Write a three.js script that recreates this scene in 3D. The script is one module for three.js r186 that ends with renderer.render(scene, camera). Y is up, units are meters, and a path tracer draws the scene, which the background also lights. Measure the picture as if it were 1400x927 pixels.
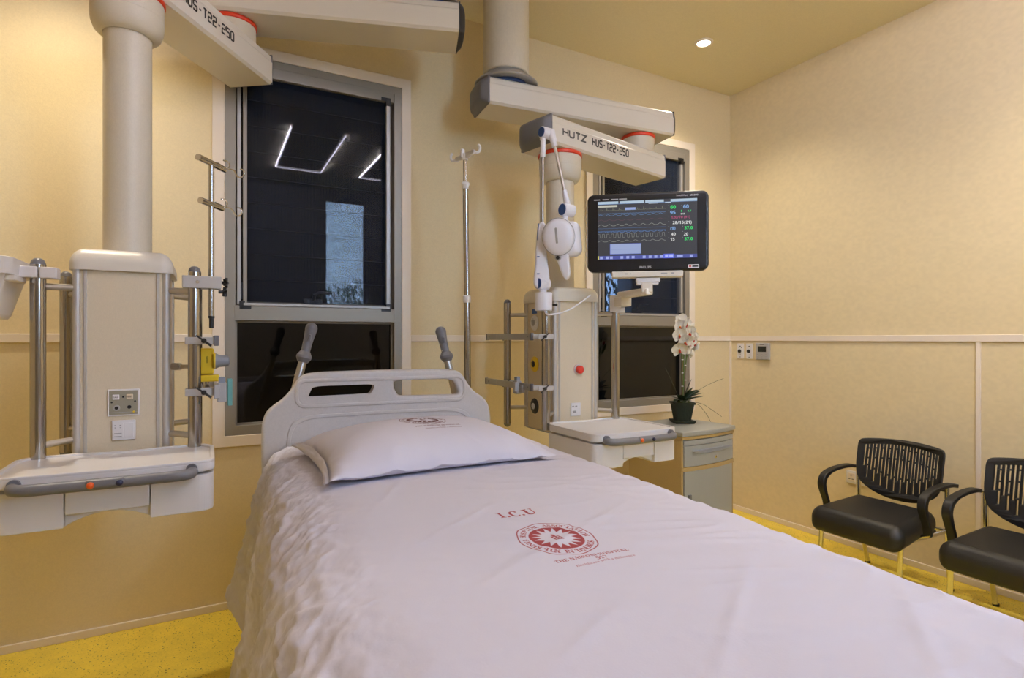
import * as THREE from 'three';
import { RoundedBoxGeometry } from 'three/addons/geometries/RoundedBoxGeometry.js';
import { mergeGeometries } from 'three/addons/utils/BufferGeometryUtils.js';
import { ImprovedNoise } from 'three/addons/math/ImprovedNoise.js';
import { RectAreaLightUniformsLib } from 'three/addons/lights/RectAreaLightUniformsLib.js';

// ---------------------------------------------------------------- camera, sky, light levels, exposure
const V3 = THREE.Vector3, PI = Math.PI, rad = (d) => d * PI / 180;
RectAreaLightUniformsLib.init();
const scene = new THREE.Scene();
const CAM_H = 1.4, CAM_Z = 3.29, FOCAL = 774, YAW = rad(28.26);
const camera = new THREE.PerspectiveCamera(2 * Math.atan(463.5 / FOCAL) * 180 / PI, 1400 / 927, 0.05, 100);
camera.position.set(0, CAM_H, CAM_Z);
camera.lookAt(Math.sin(YAW), CAM_H, CAM_Z - Math.cos(YAW));
scene.add(camera);
const renderer = new THREE.WebGLRenderer({ antialias: true });
renderer.toneMapping = THREE.LinearToneMapping;
renderer.toneMappingExposure = 1.36;
renderer.shadowMap.enabled = true;
renderer.shadowMap.type = THREE.PCFSoftShadowMap;

// dusk sky, only seen through the windows
{
  const W = 64, H = 32, d = new Float32Array(W * H * 4);
  for (let y = 0; y < H; y++) for (let x = 0; x < W; x++) {
    const e = Math.max(0, (y + 0.5) / H * 2 - 1), k = Math.pow(e, 0.5), i = (y * W + x) * 4;   // row 0 is the nadir
    d[i] = 10.5 - 5.0 * k; d[i + 1] = 14.5 - 6.0 * k; d[i + 2] = 20.0 - 6.5 * k; d[i + 3] = 1;
  }
  const sky = new THREE.DataTexture(d, W, H, THREE.RGBAFormat, THREE.FloatType);
  sky.mapping = THREE.EquirectangularReflectionMapping; sky.magFilter = THREE.LinearFilter; sky.needsUpdate = true;
  scene.background = sky; scene.backgroundIntensity = 1.0;
}
const LED_RADIANCE = 34, LED_SIDE = 150, LED_COLOR = new THREE.Color().setRGB(0.98, 0.94, 1.20);
const DOWN_CANDELA = 5.0, DOWN_COLOR = new THREE.Color().setRGB(1.0, 0.88, 0.70);

// ---------------------------------------------------------------- helpers
const perlin = new ImprovedNoise();
const nz = (x, y, z = 0.37) => perlin.noise(x, y, z);
let seed = 12345;
const rnd = () => { seed = (seed * 1664525 + 1013904223) >>> 0; return seed / 4294967296; };
const taken = new Map();
function numbered(name) {
  const n = taken.get(name) ?? 0; taken.set(name, n + 1);
  return n ? `${name}_${String(n).padStart(3, '0')}` : name;
}
function tag(o, label, category, group, kind) {
  if (label) o.userData.label = label;
  if (category) o.userData.category = category;
  if (group) o.userData.group = group;
  if (kind) o.userData.kind = kind;
  return o;
}
function thing(name, label, category, pos = [0, 0, 0], turn = 0, group) {
  const o = new THREE.Group(); o.name = numbered(name); scene.add(o);
  o.position.set(...pos); o.rotation.y = turn;
  return tag(o, label, category, group);
}
function part(name, geo, mat, parent, pos, rot, label) {
  const m = new THREE.Mesh(geo, mat); m.name = name; parent.add(m);
  if (pos) m.position.set(...pos);
  if (rot) m.rotation.set(...rot);
  m.castShadow = m.receiveShadow = true;
  if (label) m.userData.label = label;
  return m;
}
function structure(name, geo, mat, pos, rot, label) {
  const m = part(name, geo, mat, scene, pos, rot); m.userData.kind = 'structure'; m.userData.label = label; return m;
}
function structureGroup(name, label, pos = [0, 0, 0]) {
  const o = new THREE.Group(); o.name = name; o.position.set(...pos); scene.add(o); o.userData = { kind: 'structure', label }; return o;
}
const merge = (list) => mergeGeometries(list.map((g) => (g.index ? g.toNonIndexed() : g)));
const at = (g, x = 0, y = 0, z = 0, rx = 0, ry = 0, rz = 0) => { if (rx) g.rotateX(rx); if (ry) g.rotateY(ry); if (rz) g.rotateZ(rz); return g.translate(x, y, z); };
const rbox = (w, h, d, r = 0.004, s = 2) => new RoundedBoxGeometry(w, h, d, s, Math.min(r, w / 2.01, h / 2.01, d / 2.01));
const cyl = (r, h, seg = 24, r2 = r) => new THREE.CylinderGeometry(r2, r, h, seg);
function rod(a, b, r, seg = 16, r2 = r) {                       // cylinder from a to b
  const A = new V3(...a), B = new V3(...b), d = B.clone().sub(A), g = new THREE.CylinderGeometry(r2, r, d.length(), seg);
  g.applyQuaternion(new THREE.Quaternion().setFromUnitVectors(new V3(0, 1, 0), d.normalize()));
  return g.translate((A.x + B.x) / 2, (A.y + B.y) / 2, (A.z + B.z) / 2);
}
const tube = (pts, r, seg = 40, rs = 10) => new THREE.TubeGeometry(new THREE.CatmullRomCurve3(pts.map((p) => new V3(...p))), seg, r, rs, false);
const lathe = (pts, seg = 32) => new THREE.LatheGeometry(pts.map((p) => new THREE.Vector2(...p)), seg);
function roundRect(w, h, r, cx = 0, cy = 0, S = THREE.Shape) {
  const s = new S(), x = cx - w / 2, y = cy - h / 2;
  s.moveTo(x + r, y); s.lineTo(x + w - r, y); s.absarc(x + w - r, y + r, r, -PI / 2, 0); s.lineTo(x + w, y + h - r); s.absarc(x + w - r, y + h - r, r, 0, PI / 2);
  s.lineTo(x + r, y + h); s.absarc(x + r, y + h - r, r, PI / 2, PI); s.lineTo(x, y + r); s.absarc(x + r, y + r, r, PI, 1.5 * PI);
  return s;
}
function extrude(shape, depth, bevel = 0, curveSegments = 8, bevelSegments = 3) {
  const g = new THREE.ExtrudeGeometry(shape, { depth: depth - 2 * bevel, bevelEnabled: bevel > 0, bevelThickness: bevel, bevelSize: bevel, bevelOffset: -bevel, bevelSegments, curveSegments });
  return g.translate(0, 0, bevel);
}
function spline(pts, n = 60, closed = false) { return new THREE.CatmullRomCurve3(pts.map(([x, y]) => new V3(x, y, 0)), closed, 'centripetal').getPoints(n).map((p) => new THREE.Vector2(p.x, p.y)); }
function ribbonShape(pts, t, n = 40) {                            // outline of a bent strip of thickness t in the plane
  const c = spline(pts, n), L = [], Rr = [];
  c.forEach((p, i) => {
    const a = c[Math.max(0, i - 1)], b = c[Math.min(c.length - 1, i + 1)], d = b.clone().sub(a).normalize(), w = typeof t === 'function' ? t(i / n) : t;
    L.push(new THREE.Vector2(p.x - d.y * w / 2, p.y + d.x * w / 2)); Rr.push(new THREE.Vector2(p.x + d.y * w / 2, p.y - d.x * w / 2));
  });
  return new THREE.Shape([...L, ...Rr.reverse()]);
}
function gridGeo(nu, nv, f, uvf) {
  const p = [], uv = [], idx = [];
  for (let j = 0; j <= nv; j++) for (let i = 0; i <= nu; i++) { const a = f(i / nu, j / nv); p.push(...a); uv.push(...(uvf ? uvf(i / nu, j / nv, a) : [i / nu, j / nv])); }
  for (let j = 0; j < nv; j++) for (let i = 0; i < nu; i++) { const a = j * (nu + 1) + i, b = a + 1, c = a + nu + 1, d = c + 1; idx.push(a, c, b, b, c, d); }
  const g = new THREE.BufferGeometry();
  g.setAttribute('position', new THREE.Float32BufferAttribute(p, 3)); g.setAttribute('uv', new THREE.Float32BufferAttribute(uv, 2)); g.setIndex(idx); g.computeVertexNormals();
  return g;
}
function canvasTexture(w, h, draw, srgb = true) {
  const c = document.createElement('canvas'); c.width = w; c.height = h; draw(c.getContext('2d'), w, h);
  const t = new THREE.CanvasTexture(c); if (srgb) t.colorSpace = THREE.SRGBColorSpace; t.magFilter = THREE.LinearFilter; t.anisotropy = 4; return t;
}
function dataTexture(n, fn, repeat = 1, srgb = false) {
  const d = new Uint8Array(n * n * 4);
  for (let y = 0; y < n; y++) for (let x = 0; x < n; x++) { const c = fn(x, y), i = (y * n + x) * 4; d[i] = c[0]; d[i + 1] = c[1]; d[i + 2] = c[2]; d[i + 3] = 255; }
  const t = new THREE.DataTexture(d, n, n, THREE.RGBAFormat); t.wrapS = t.wrapT = THREE.RepeatWrapping; t.magFilter = THREE.LinearFilter; t.repeat.set(repeat, repeat);
  if (srgb) t.colorSpace = THREE.SRGBColorSpace; t.needsUpdate = true; return t;
}
const lin = (r, g, b) => new THREE.Color().setRGB(r, g, b);
const std = (c, rough = 0.5, metal = 0, more = {}) => new THREE.MeshPhysicalMaterial({ color: c, roughness: rough, metalness: metal, ...more });

// ---------------------------------------------------------------- materials
// value noise that wraps, for grain
const tileNoise = (n, cells, s) => {
  const r = new Float32Array(cells * cells); let q = s; for (let i = 0; i < r.length; i++) { q = (q * 1664525 + 1013904223) >>> 0; r[i] = q / 4294967296; }
  const sm = (t) => t * t * (3 - 2 * t);
  return (x, y) => {
    const fx = x / n * cells, fy = y / n * cells, x0 = Math.floor(fx), y0 = Math.floor(fy), tx = sm(fx - x0), ty = sm(fy - y0), g = (a, b) => r[((b % cells + cells) % cells) * cells + ((a % cells + cells) % cells)];
    return (g(x0, y0) * (1 - tx) + g(x0 + 1, y0) * tx) * (1 - ty) + (g(x0, y0 + 1) * (1 - tx) + g(x0 + 1, y0 + 1) * tx) * ty;
  };
};
const nA = tileNoise(256, 128, 11), nB = tileNoise(256, 32, 23), nC = tileNoise(256, 6, 5);
const grain = dataTexture(256, (x, y) => { const v = 242 + 8 * nA(x, y) + 2 * nB(x, y); return [v, v, v]; }, 2, true);
const grainBump = dataTexture(256, (x, y) => { const v = 255 * (0.6 * nA(x, y) + 0.4 * nB(x, y)); return [v, v, v]; }, 3);
const wallPaint = std(lin(0.84, 0.70, 0.43), 0.62, 0, { map: grain, bumpMap: grainBump, bumpScale: 0.0003 });
const partitionPaint = std(lin(0.40, 0.38, 0.35), 0.6);
const ceilingPaint = std(lin(0.90, 0.80, 0.56), 0.8, 0, { map: grain });
const trimPaint = std(lin(0.84, 0.74, 0.62), 0.45);
const floorTex = (() => {
  const n = 1024, N1 = tileNoise(n, 200, 3), N2 = tileNoise(n, 14, 9), spots = new Uint8Array(n * n); let q = 77;
  const r = () => { q = (q * 1664525 + 1013904223) >>> 0; return q / 4294967296; };
  for (let k = 0; k < 2600; k++) {
    const cx = r() * n, cy = r() * n, rr = 0.9 + r() * r() * 2.8, v = 90 + r() * 160;
    for (let y = -5; y <= 5; y++) for (let x = -5; x <= 5; x++) if (x * x + y * y <= rr * rr) { const i = ((Math.floor(cy + y) + n) % n) * n + (Math.floor(cx + x) + n) % n; spots[i] = Math.max(spots[i], v); }
  }
  return dataTexture(n, (x, y) => {
    const b = 0.93 + 0.06 * N1(x, y) + 0.06 * N2(x, y), s = 1 - spots[y * n + x] / 255 * 0.75;
    return [Math.min(255, 250 * b * s), Math.min(255, 222 * b * s), Math.min(255, 84 * b * s)];
  }, 1 / 0.9, true);
})();
const floorVinyl = std(0xffffff, 0.42, 0, { map: floorTex });
const cream = std(lin(0.74, 0.66, 0.52), 0.42, 0, { map: grain });
const creamSmooth = std(lin(0.745, 0.685, 0.59), 0.33);
const panelPaint = std(lin(0.78, 0.67, 0.49), 0.5, 0, { map: grain });
const whitePlastic = std(lin(0.80, 0.78, 0.78), 0.3);
const trayPlastic = std(lin(0.74, 0.71, 0.70), 0.3);
const capGrey = std(lin(0.17, 0.17, 0.19), 0.42);
const darkCap = std(lin(0.03, 0.03, 0.035), 0.4);
const clampGrey = std(lin(0.50, 0.48, 0.46), 0.45), handleGrey = std(lin(0.17, 0.17, 0.185), 0.35);
const redRing = std(lin(0.80, 0.055, 0.015), 0.4);
const steel = std(lin(0.44, 0.42, 0.39), 0.16, 1);
const chrome = std(lin(0.72, 0.70, 0.68), 0.12, 1);
const aluminium = std(lin(0.56, 0.54, 0.52), 0.38, 1);
const stripAlu = std(lin(0.60, 0.57, 0.53), 0.45, 0.55);
const satinGrey = std(lin(0.42, 0.41, 0.40), 0.4, 0.35);
const blackPlastic = std(lin(0.012, 0.012, 0.013), 0.4);
const windowGrey = std(lin(0.30, 0.275, 0.235), 0.42, 0.3);
const redButton = std(lin(0.75, 0.05, 0.03), 0.35);
const orangeButton = std(lin(0.85, 0.13, 0.02), 0.3);
const blueButton = std(lin(0.015, 0.02, 0.06), 0.3);
const bluePlastic = std(lin(0.03, 0.09, 0.32), 0.35);
const yellowPlastic = std(lin(0.86, 0.60, 0.025), 0.35);
const glassDark = new THREE.MeshPhysicalMaterial({ color: lin(0.18, 0.20, 0.23), roughness: 0.0, metalness: 0, transmission: 1, thickness: 0, ior: 1.5 });
const glassClear = new THREE.MeshPhysicalMaterial({ color: lin(0.95, 0.97, 0.98), roughness: 0.0, transmission: 1, thickness: 0, ior: 1.5 });
const screenMesh = new THREE.MeshPhysicalMaterial({ color: lin(0.035, 0.052, 0.095), roughness: 0.9, transparent: true, opacity: 0.40, side: THREE.DoubleSide });
const decal = (tex) => std(0xffffff, 0.5, 0, { map: tex, transparent: true });

// ---------------------------------------------------------------- the room
const XL = -2.3, XR = 3.83, ZF = 4.56, CH = 3.42;
structure('floor', new THREE.ExtrudeGeometry(new THREE.Shape([[XL - .2, -.2], [XR + .2, -.2], [XR + .2, ZF + .2], [XL - .2, ZF + .2]].map((p) => new THREE.Vector2(...p))), { depth: 0.1, bevelEnabled: false }), floorVinyl, [0, 0, 0], [PI / 2, 0, 0], 'yellow vinyl floor with small dark specks');
{
  // ceiling slab with round holes for the recessed downlights is kept closed: the fittings sit under it
  structure('ceiling', new THREE.ExtrudeGeometry(new THREE.Shape([[XL - .2, -.2], [XR + .2, -.2], [XR + .2, ZF + .2], [XL - .2, ZF + .2]].map((p) => new THREE.Vector2(...p))), { depth: 0.12, bevelEnabled: false }), ceilingPaint, [0, CH + 0.12, 0], [PI / 2, 0, 0], 'plain cream painted ceiling');
}
const WIN = [{ x: 0.02 }, { x: 2.36 }], WW = 1.055, WB = 0.84, WT = 2.95, TW = 0.057;      // outer edges of the white casings
{
  const s = new THREE.Shape([[XL - .2, 0], [XR + .2, 0], [XR + .2, CH], [XL - .2, CH]].map((p) => new THREE.Vector2(...p)));
  for (const w of WIN) s.holes.push(new THREE.Path([[w.x + TW, WB + TW], [w.x + WW - TW, WB + TW], [w.x + WW - TW, WT - TW], [w.x + TW, WT - TW]].map((p) => new THREE.Vector2(...p))));
  structure('wall_back', new THREE.ExtrudeGeometry(s, { depth: 0.2, bevelEnabled: false }), wallPaint, [0, 0, -0.2], null, 'cream back wall with two grey windows');
}
const FW = { x0: 1.40, x1: 1.97, y0: 1.72, y1: 3.32 };
{
  const s = new THREE.Shape([[XL - .2, 0], [XR + .2, 0], [XR + .2, CH], [XL - .2, CH]].map((p) => new THREE.Vector2(...p)));
  s.holes.push(new THREE.Path([[FW.x0, FW.y0], [FW.x1, FW.y0], [FW.x1, FW.y1], [FW.x0, FW.y1]].map((p) => new THREE.Vector2(...p))));
  structure('wall_front', new THREE.ExtrudeGeometry(s, { depth: 0.2, bevelEnabled: false }), partitionPaint, [0, 0, ZF], null, 'grey wall facing the bed foot with one tall narrow window');
}
structure('wall_right', at(new THREE.BoxGeometry(0.2, CH, ZF), XR + 0.1, CH / 2, ZF / 2), wallPaint, null, null, 'cream right wall behind the chairs');
structure('wall_left', at(new THREE.BoxGeometry(0.2, CH, ZF), XL - 0.1, CH / 2, ZF / 2), wallPaint, null, null, 'cream left wall');
// baseboards and the rail strips
const BBH = 0.037, RAIL = 1.404, RH = 0.04;
structure('baseboard_back', at(rbox(XR - XL, BBH, 0.014, 0.003), (XL + XR) / 2, BBH / 2, 0.007), trimPaint, null, null, 'low pale skirting strip along the back wall');
structure('baseboard_right', at(rbox(0.014, BBH, ZF, 0.003), XR - 0.007, BBH / 2, ZF / 2), trimPaint, null, null, 'low pale skirting strip along the right wall');
structure('baseboard_left', at(rbox(0.014, BBH, ZF, 0.003), XL + 0.007, BBH / 2, ZF / 2), trimPaint, null, null, 'low pale skirting strip along the left wall');
structure('baseboard_front', at(rbox(XR - XL, BBH, 0.014, 0.003), (XL + XR) / 2, BBH / 2, ZF - 0.007), trimPaint, null, null, 'low pale skirting strip along the front wall');
let trimN = 1;
for (const [a, b, l] of [[XL, WIN[0].x, 'white rail strip on the back wall beside the first window'], [WIN[0].x + WW, WIN[1].x, 'white rail strip on the back wall between the windows'], [WIN[1].x + WW, XR, 'short white rail strip by the room corner']])
  structure('trim_' + trimN++, at(rbox(b - a, RH, 0.012, 0.003), (a + b) / 2, RAIL, 0.006), trimPaint, null, null, l);
structure('trim_' + trimN++, at(rbox(0.012, RH, ZF, 0.003), XR - 0.006, RAIL, ZF / 2), trimPaint, null, null, 'white rail strip along the right wall above the chairs');
for (const z of [1.724, 3.2]) structure('trim_' + trimN++, at(rbox(0.010, RAIL - RH / 2 - BBH, 0.024, 0.003), XR - 0.005, (RAIL - RH / 2 + BBH) / 2, z), trimPaint, null, null, 'upright white strip on the right wall below the rail');
structure('trim_' + trimN++, at(rbox(0.016, RAIL - RH / 2 - BBH, 0.016, 0.003), XR - 0.008, (RAIL - RH / 2 + BBH) / 2, 0.008), trimPaint, null, null, 'upright white strip in the room corner');

// ---------------------------------------------------------------- windows of the back wall
function backWindow(n, X) {
  const w = structureGroup('window_' + n, n === 1 ? 'grey framed window with dark glass behind the bed head' : 'grey framed window with dark glass behind the monitor', [X, 0, 0]);
  const ring = (x0, x1, y0, y1, t, d, m, name, z, r = 0) => {
    const s = r ? roundRect(x1 - x0, y1 - y0, r, (x0 + x1) / 2, (y0 + y1) / 2) : new THREE.Shape([[x0, y0], [x1, y0], [x1, y1], [x0, y1]].map((p) => new THREE.Vector2(...p)));
    const [tl, tr, tb, tt] = Array.isArray(t) ? t : [t, t, t, t];
    s.holes.push(new THREE.Path([[x0 + tl, y0 + tb], [x1 - tr, y0 + tb], [x1 - tr, y1 - tt], [x0 + tl, y1 - tt]].map((p) => new THREE.Vector2(...p))));
    return part(name, extrude(s, d, 0.002, 6, 1), m, w, [0, 0, z]);
  };
  ring(0, WW, WB, WT, TW, 0.014, trimPaint, 'casing', 0, 0.004);
  const f0 = TW, f1 = WW - TW, b = WB + TW, t = WT - TW, M0 = 1.497, M1 = 1.575;
  ring(f0, f1, b, t, [0.052, 0.046, 0.05, 0.045], 0.06, windowGrey, 'window_frame', -0.05);
  part('mullion', at(rbox(f1 - f0 - 0.09, M1 - M0, 0.05, 0.003), (f0 + f1) / 2, (M0 + M1) / 2, -0.012), windowGrey, w);
  // inner bead around the lower pane
  ring(f0 + 0.05, f1 - 0.044, b + 0.048, M0, 0.010, 0.02, windowGrey, 'glazing_bead', -0.045);
  part('lower_pane', at(new THREE.BoxGeometry(f1 - f0 - 0.09, M0 - b - 0.05, 0.001), (f0 + f1) / 2 + .003, (M0 + b + 0.05) / 2, -0.044), glassDark, w, null, null, 'dark reflecting lower pane');
  // opening sash with its pane, and a pleated fly screen in front of it
  ring(f0 + 0.05, f1 - 0.044, M1 - 0.004, t - 0.043, [0.03, 0.03, 0.03, 0.03], 0.03, windowGrey, 'sash', -0.07);
  part('upper_pane', at(new THREE.BoxGeometry(f1 - f0 - 0.11, t - M1 - 0.07, 0.001), (f0 + f1) / 2 + .003, (t + M1) / 2 - 0.02, -0.055), glassDark, w, null, null, 'dark reflecting upper pane');
  const s0 = 0.165, s1 = 0.905, y0 = M1 + 0.004, y1 = 2.80;
  part('screen_cassette', at(rbox(f1 - f0 - 0.1, t - 0.045 - y1 + 0.01, 0.032, 0.003), (f0 + f1) / 2 + .003, (t - 0.045 + y1) / 2, -0.004), windowGrey, w);
  part('screen_track', at(rbox(0.020, y1 - y0, 0.028, 0.002), s0 - 0.012, (y0 + y1) / 2, -0.005), windowGrey, w);
  part('screen_track', at(rbox(0.020, y1 - y0, 0.028, 0.002), s0 - 0.040, (y0 + y1) / 2, -0.009), satinGrey, w);
  part('screen_track', at(rbox(0.022, y1 - y0, 0.028, 0.002), s1 + 0.012, (y0 + y1) / 2, -0.005), satinGrey, w);
  part('screen_rail', at(rbox(s1 - s0 + 0.04, 0.014, 0.024, 0.002), (s0 + s1) / 2, y0 + 0.004, 0.004), satinGrey, w);
  const np = 44, pts = []; for (let i = 0; i <= np * 2; i++) pts.push([s0 + (s1 - s0) * i / (np * 2), (i % 2 ? 0.006 : -0.006)]);
  const pos = [], idx = [];
  pts.forEach(([x, z]) => { pos.push(x, y0, z, x, y1, z); });
  for (let i = 0; i < pts.length - 1; i++) { const a = i * 2; idx.push(a, a + 2, a + 1, a + 1, a + 2, a + 3); }
  const g = new THREE.BufferGeometry(); g.setAttribute('position', new THREE.Float32BufferAttribute(pos, 3)); g.setIndex(idx);
  const gg = g.toNonIndexed(); gg.computeVertexNormals();
  part('pleated_screen', gg, screenMesh, w, [0, 0, -0.01], null, 'dark pleated fly screen');
  for (let k = 1; k < 9; k++) part('screen_cord', rod([s0, y0 + (y1 - y0) * k / 9, -0.0025], [s1, y0 + (y1 - y0) * k / 9, -0.0025], 0.0009, 5), blackPlastic, w);
  // corner brackets
  for (const [x, y, sx, sy] of [[s1 + 0.012, y1 - 0.004, 1, 1], [s0 - 0.026, y0 - 0.002, -1, -1], [s1 + 0.012, y0 + 0.002, 1, -1]])
    part('corner_bracket', merge([at(new THREE.BoxGeometry(0.026, 0.044, 0.03), x, y - sy * 0.002, 0.0), at(new THREE.BoxGeometry(0.05, 0.02, 0.03), x - sx * 0.018, y + sy * 0.010, 0.0)]), blackPlastic, w);
  part('track_seal', at(new THREE.BoxGeometry(0.006, 0.085, 0.012), s0 - 0.026, y0 + 0.075, 0.004), blackPlastic, w);
  const hd = part('window_handle', merge([at(rbox(0.10, 0.03, 0.012, 0.004), 0.5, M1 + 0.035, -0.036), rod([0.5, M1 + 0.04, -0.03], [0.508, M1 + 0.075, -0.02], 0.009, 10), tube([[0.508, M1 + 0.07, -0.02], [0.53, M1 + 0.084, -0.02], [0.60, M1 + 0.082, -0.02]], 0.007, 16, 8)]), blackPlastic, w);
  return w;
}
backWindow(1, WIN[0].x); backWindow(2, WIN[1].x);
{
  const w = structureGroup('window_3', 'tall narrow window in the front wall', [0, 0, ZF]);
  const { x0, x1, y0, y1 } = FW, s = new THREE.Shape([[x0, y0], [x1, y0], [x1, y1], [x0, y1]].map((p) => new THREE.Vector2(...p))), e = 0.03;
  s.holes.push(new THREE.Path([[x0 + e, y0 + e], [x1 - e, y0 + e], [x1 - e, y1 - e], [x0 + e, y1 - e]].map((p) => new THREE.Vector2(...p))));
  part('window_frame', extrude(s, 0.05, 0.002, 4, 1), windowGrey, w, [0, 0, 0.08]);
  part('pane', at(new THREE.BoxGeometry(x1 - x0 - 0.04, y1 - y0 - 0.04, 0.001), (x0 + x1) / 2, (y0 + y1) / 2, 0.1), glassClear, w);
}
// outside the back windows: a roofed passage against the next building, whose wall has one opening to the sky
{
  const render = std(lin(0.30, 0.30, 0.31), 0.9), soffit = std(lin(0.35, 0.34, 0.33), 0.9), paving = std(lin(0.28, 0.27, 0.25), 0.95);
  const o = thing('neighbouring_wall', 'grey rendered wall of the next building, seen dimly through the windows', 'wall', [0, 0, -2.6]);
  part('wall_panel', at(new THREE.BoxGeometry(11.3, 4.0, 0.3), -1.1, 2.0, -0.15), render, o);
  part('wall_panel', at(new THREE.BoxGeometry(4, 4.0, 0.3), 6.98, 2.0, -0.15), render, o);
  part('wall_panel', at(new THREE.BoxGeometry(0.43, 1.76, 0.3), 4.765, 0.88, -0.15), render, o);
  part('wall_panel', at(new THREE.BoxGeometry(0.43, 0.8, 0.3), 4.765, 3.6, -0.15), render, o);
  const p = thing('passage_roof', 'flat roof over the narrow passage outside the windows', 'roof', [0, 4.0, -1.4]);
  part('roof_slab', at(new THREE.BoxGeometry(16, 0.2, 3.2), 1.0, 0.1, 0), soffit, p);
  for (const x of [-6.75, 8.98]) { const e = thing('passage_end_wall', x < 0 ? 'grey end wall closing the passage on the far left' : 'grey end wall closing the passage beyond the room corner', 'wall', [x, 0, -1.3]); part('wall_panel', at(new THREE.BoxGeometry(0.25, 4.0, 2.7), 0, 2.0, 0), render, e); }
  for (const [x0, x1, l] of [[-6.75, XL - 0.2, 'outer wall of the building left of the room'], [XR + 0.2, 9, 'outer wall of the building right of the room']]) { const e = thing('outer_wall', l, 'wall', [(x0 + x1) / 2, 0, -0.1]); part('wall_panel', at(new THREE.BoxGeometry(x1 - x0, 4.0, 0.2), 0, 2.0, 0), render, e); }
  const e = thing('parapet', 'wall strip above the room closing the passage roof', 'wall', [(XL + XR) / 2, CH - 0.1, -0.31]); part('wall_panel', at(new THREE.BoxGeometry(XR - XL + 0.4, 0.68, 0.2), 0, 0.34, 0), render, e);
  structure('ground', at(new THREE.BoxGeometry(60, 0.1, 60), 0, -0.16, 0), paving, null, null, 'paved ground outside the building');
}
function tree(label, pos, h, r, n) {
  const t = thing('tree', label, 'tree', pos);
  part('trunk', merge([rod([0, 0, 0], [0.05, h * 0.7, 0], 0.07, 8, 0.03), rod([0.03, h * 0.4, 0], [0.4 * r, h * 0.8, 0.1], 0.03, 6, 0.015), rod([0.04, h * 0.45, 0], [-0.5 * r, h * 0.78, -0.1], 0.03, 6, 0.015)]), std(lin(0.06, 0.045, 0.03), 0.9), t);
  const list = [], leaf = new THREE.Shape(); leaf.moveTo(0, 0); leaf.quadraticCurveTo(0.045, 0.06, 0, 0.15); leaf.quadraticCurveTo(-0.045, 0.06, 0, 0);
  for (let i = 0; i < n; i++) {
    const a = rnd() * 2 * PI, b = Math.acos(2 * rnd() - 1), q = Math.cbrt(rnd()) * r, g = new THREE.ShapeGeometry(leaf, 3);
    g.rotateX(rnd() * 6); g.rotateY(rnd() * 6); g.translate(q * Math.sin(b) * Math.cos(a), h + q * 0.6 * Math.cos(b), q * Math.sin(b) * Math.sin(a)); list.push(g);
  }
  const f = part('foliage', merge(list), std(lin(0.03, 0.06, 0.03), 0.8, 0, { side: THREE.DoubleSide }), t); f.userData.kind = 'stuff';
}
tree('leafy tree outside the tall front window', [2.9, -0.1, 9.4], 2.2, 1.0, 700);
tree('leafy tree beyond the gap in the dark outside wall', [6.2, -0.1, -5.0], 2.2, 1.1, 700);

// ---------------------------------------------------------------- lamps of the ceiling
function downlight(x, z, label, dim = 1, cone = 63) {
  const t = thing('ceiling_downlight', label, 'ceiling light', [x, CH, z], 0, 'round recessed downlights');
  part('trim_ring', lathe([[0.042, -0.002], [0.046, -0.010], [0.056, -0.010], [0.062, -0.004], [0.062, 0], [0.042, 0]], 40), trimPaint, t);
  part('lens', at(cyl(0.042, 0.004, 32), 0, -0.004, 0), new THREE.MeshStandardMaterial({ color: 0xffffff, emissive: lin(1, 0.93, 0.8), emissiveIntensity: 9 }), t);
  const l = new THREE.SpotLight(DOWN_COLOR, DOWN_CANDELA * dim, 0, rad(cone), 1.0, 2); l.name = 'downlight_beam';
  l.position.set(0, -0.02, 0); l.target.position.set(0, -3, 0); l.castShadow = true; l.shadow.radius = 2; t.add(l); t.add(l.target);
}
downlight(2.976, 0.512, 'glowing round downlight in the ceiling near the room corner');
downlight(-0.62, 0.52, 'round downlight above the left ceiling pendant', 1.15, 55);
downlight(2.976, 2.45, 'round downlight over the row of chairs');
function ledFrame(x0, x1, z0, z1, label) {
  const t = thing('linear_ceiling_light', label, 'ceiling light', [(x0 + x1) / 2, CH, (z0 + z1) / 2], 0, 'rectangular line lights over the bed foot');
  const w = x1 - x0, d = z1 - z0, q = 0.011, glow = new THREE.MeshStandardMaterial({ color: 0xffffff, emissive: LED_COLOR, emissiveIntensity: 6 });
  for (const [cx, cz, lx, lz] of [[-w / 2, 0, q, d + q], [w / 2, 0, q, d + q], [0, d / 2, w - q, q]]) {
    part('light_strip', at(rbox(lx, 0.018, lz, 0.003), cx, -0.009, cz), glow, t);
    const a = new THREE.RectAreaLight(LED_COLOR, LED_RADIANCE, lx, lz); a.position.set(cx, -0.0195, cz); a.rotation.x = -PI / 2; a.name = 'strip_light'; t.add(a);
    const long = lz > lx, b = new THREE.RectAreaLight(LED_COLOR, LED_SIDE, long ? lz : lx, 0.016), sg = Math.sign(long ? cx : cz);   // the outer side of the opal bar
    b.position.set(cx + (long ? sg * (q / 2 + 0.0015) : 0), -0.009, cz + (long ? 0 : sg * (q / 2 + 0.0015))); b.rotation.y = long ? -sg * PI / 2 : (sg > 0 ? PI : 0); b.name = 'strip_light'; t.add(b);
  }
}
ledFrame(0.70, 1.20, 2.30, 3.71, 'three-sided frame of white light strips over the bed foot');
ledFrame(1.67, 2.17, 2.30, 3.71, 'three-sided frame of white light strips right of the bed foot');
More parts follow.
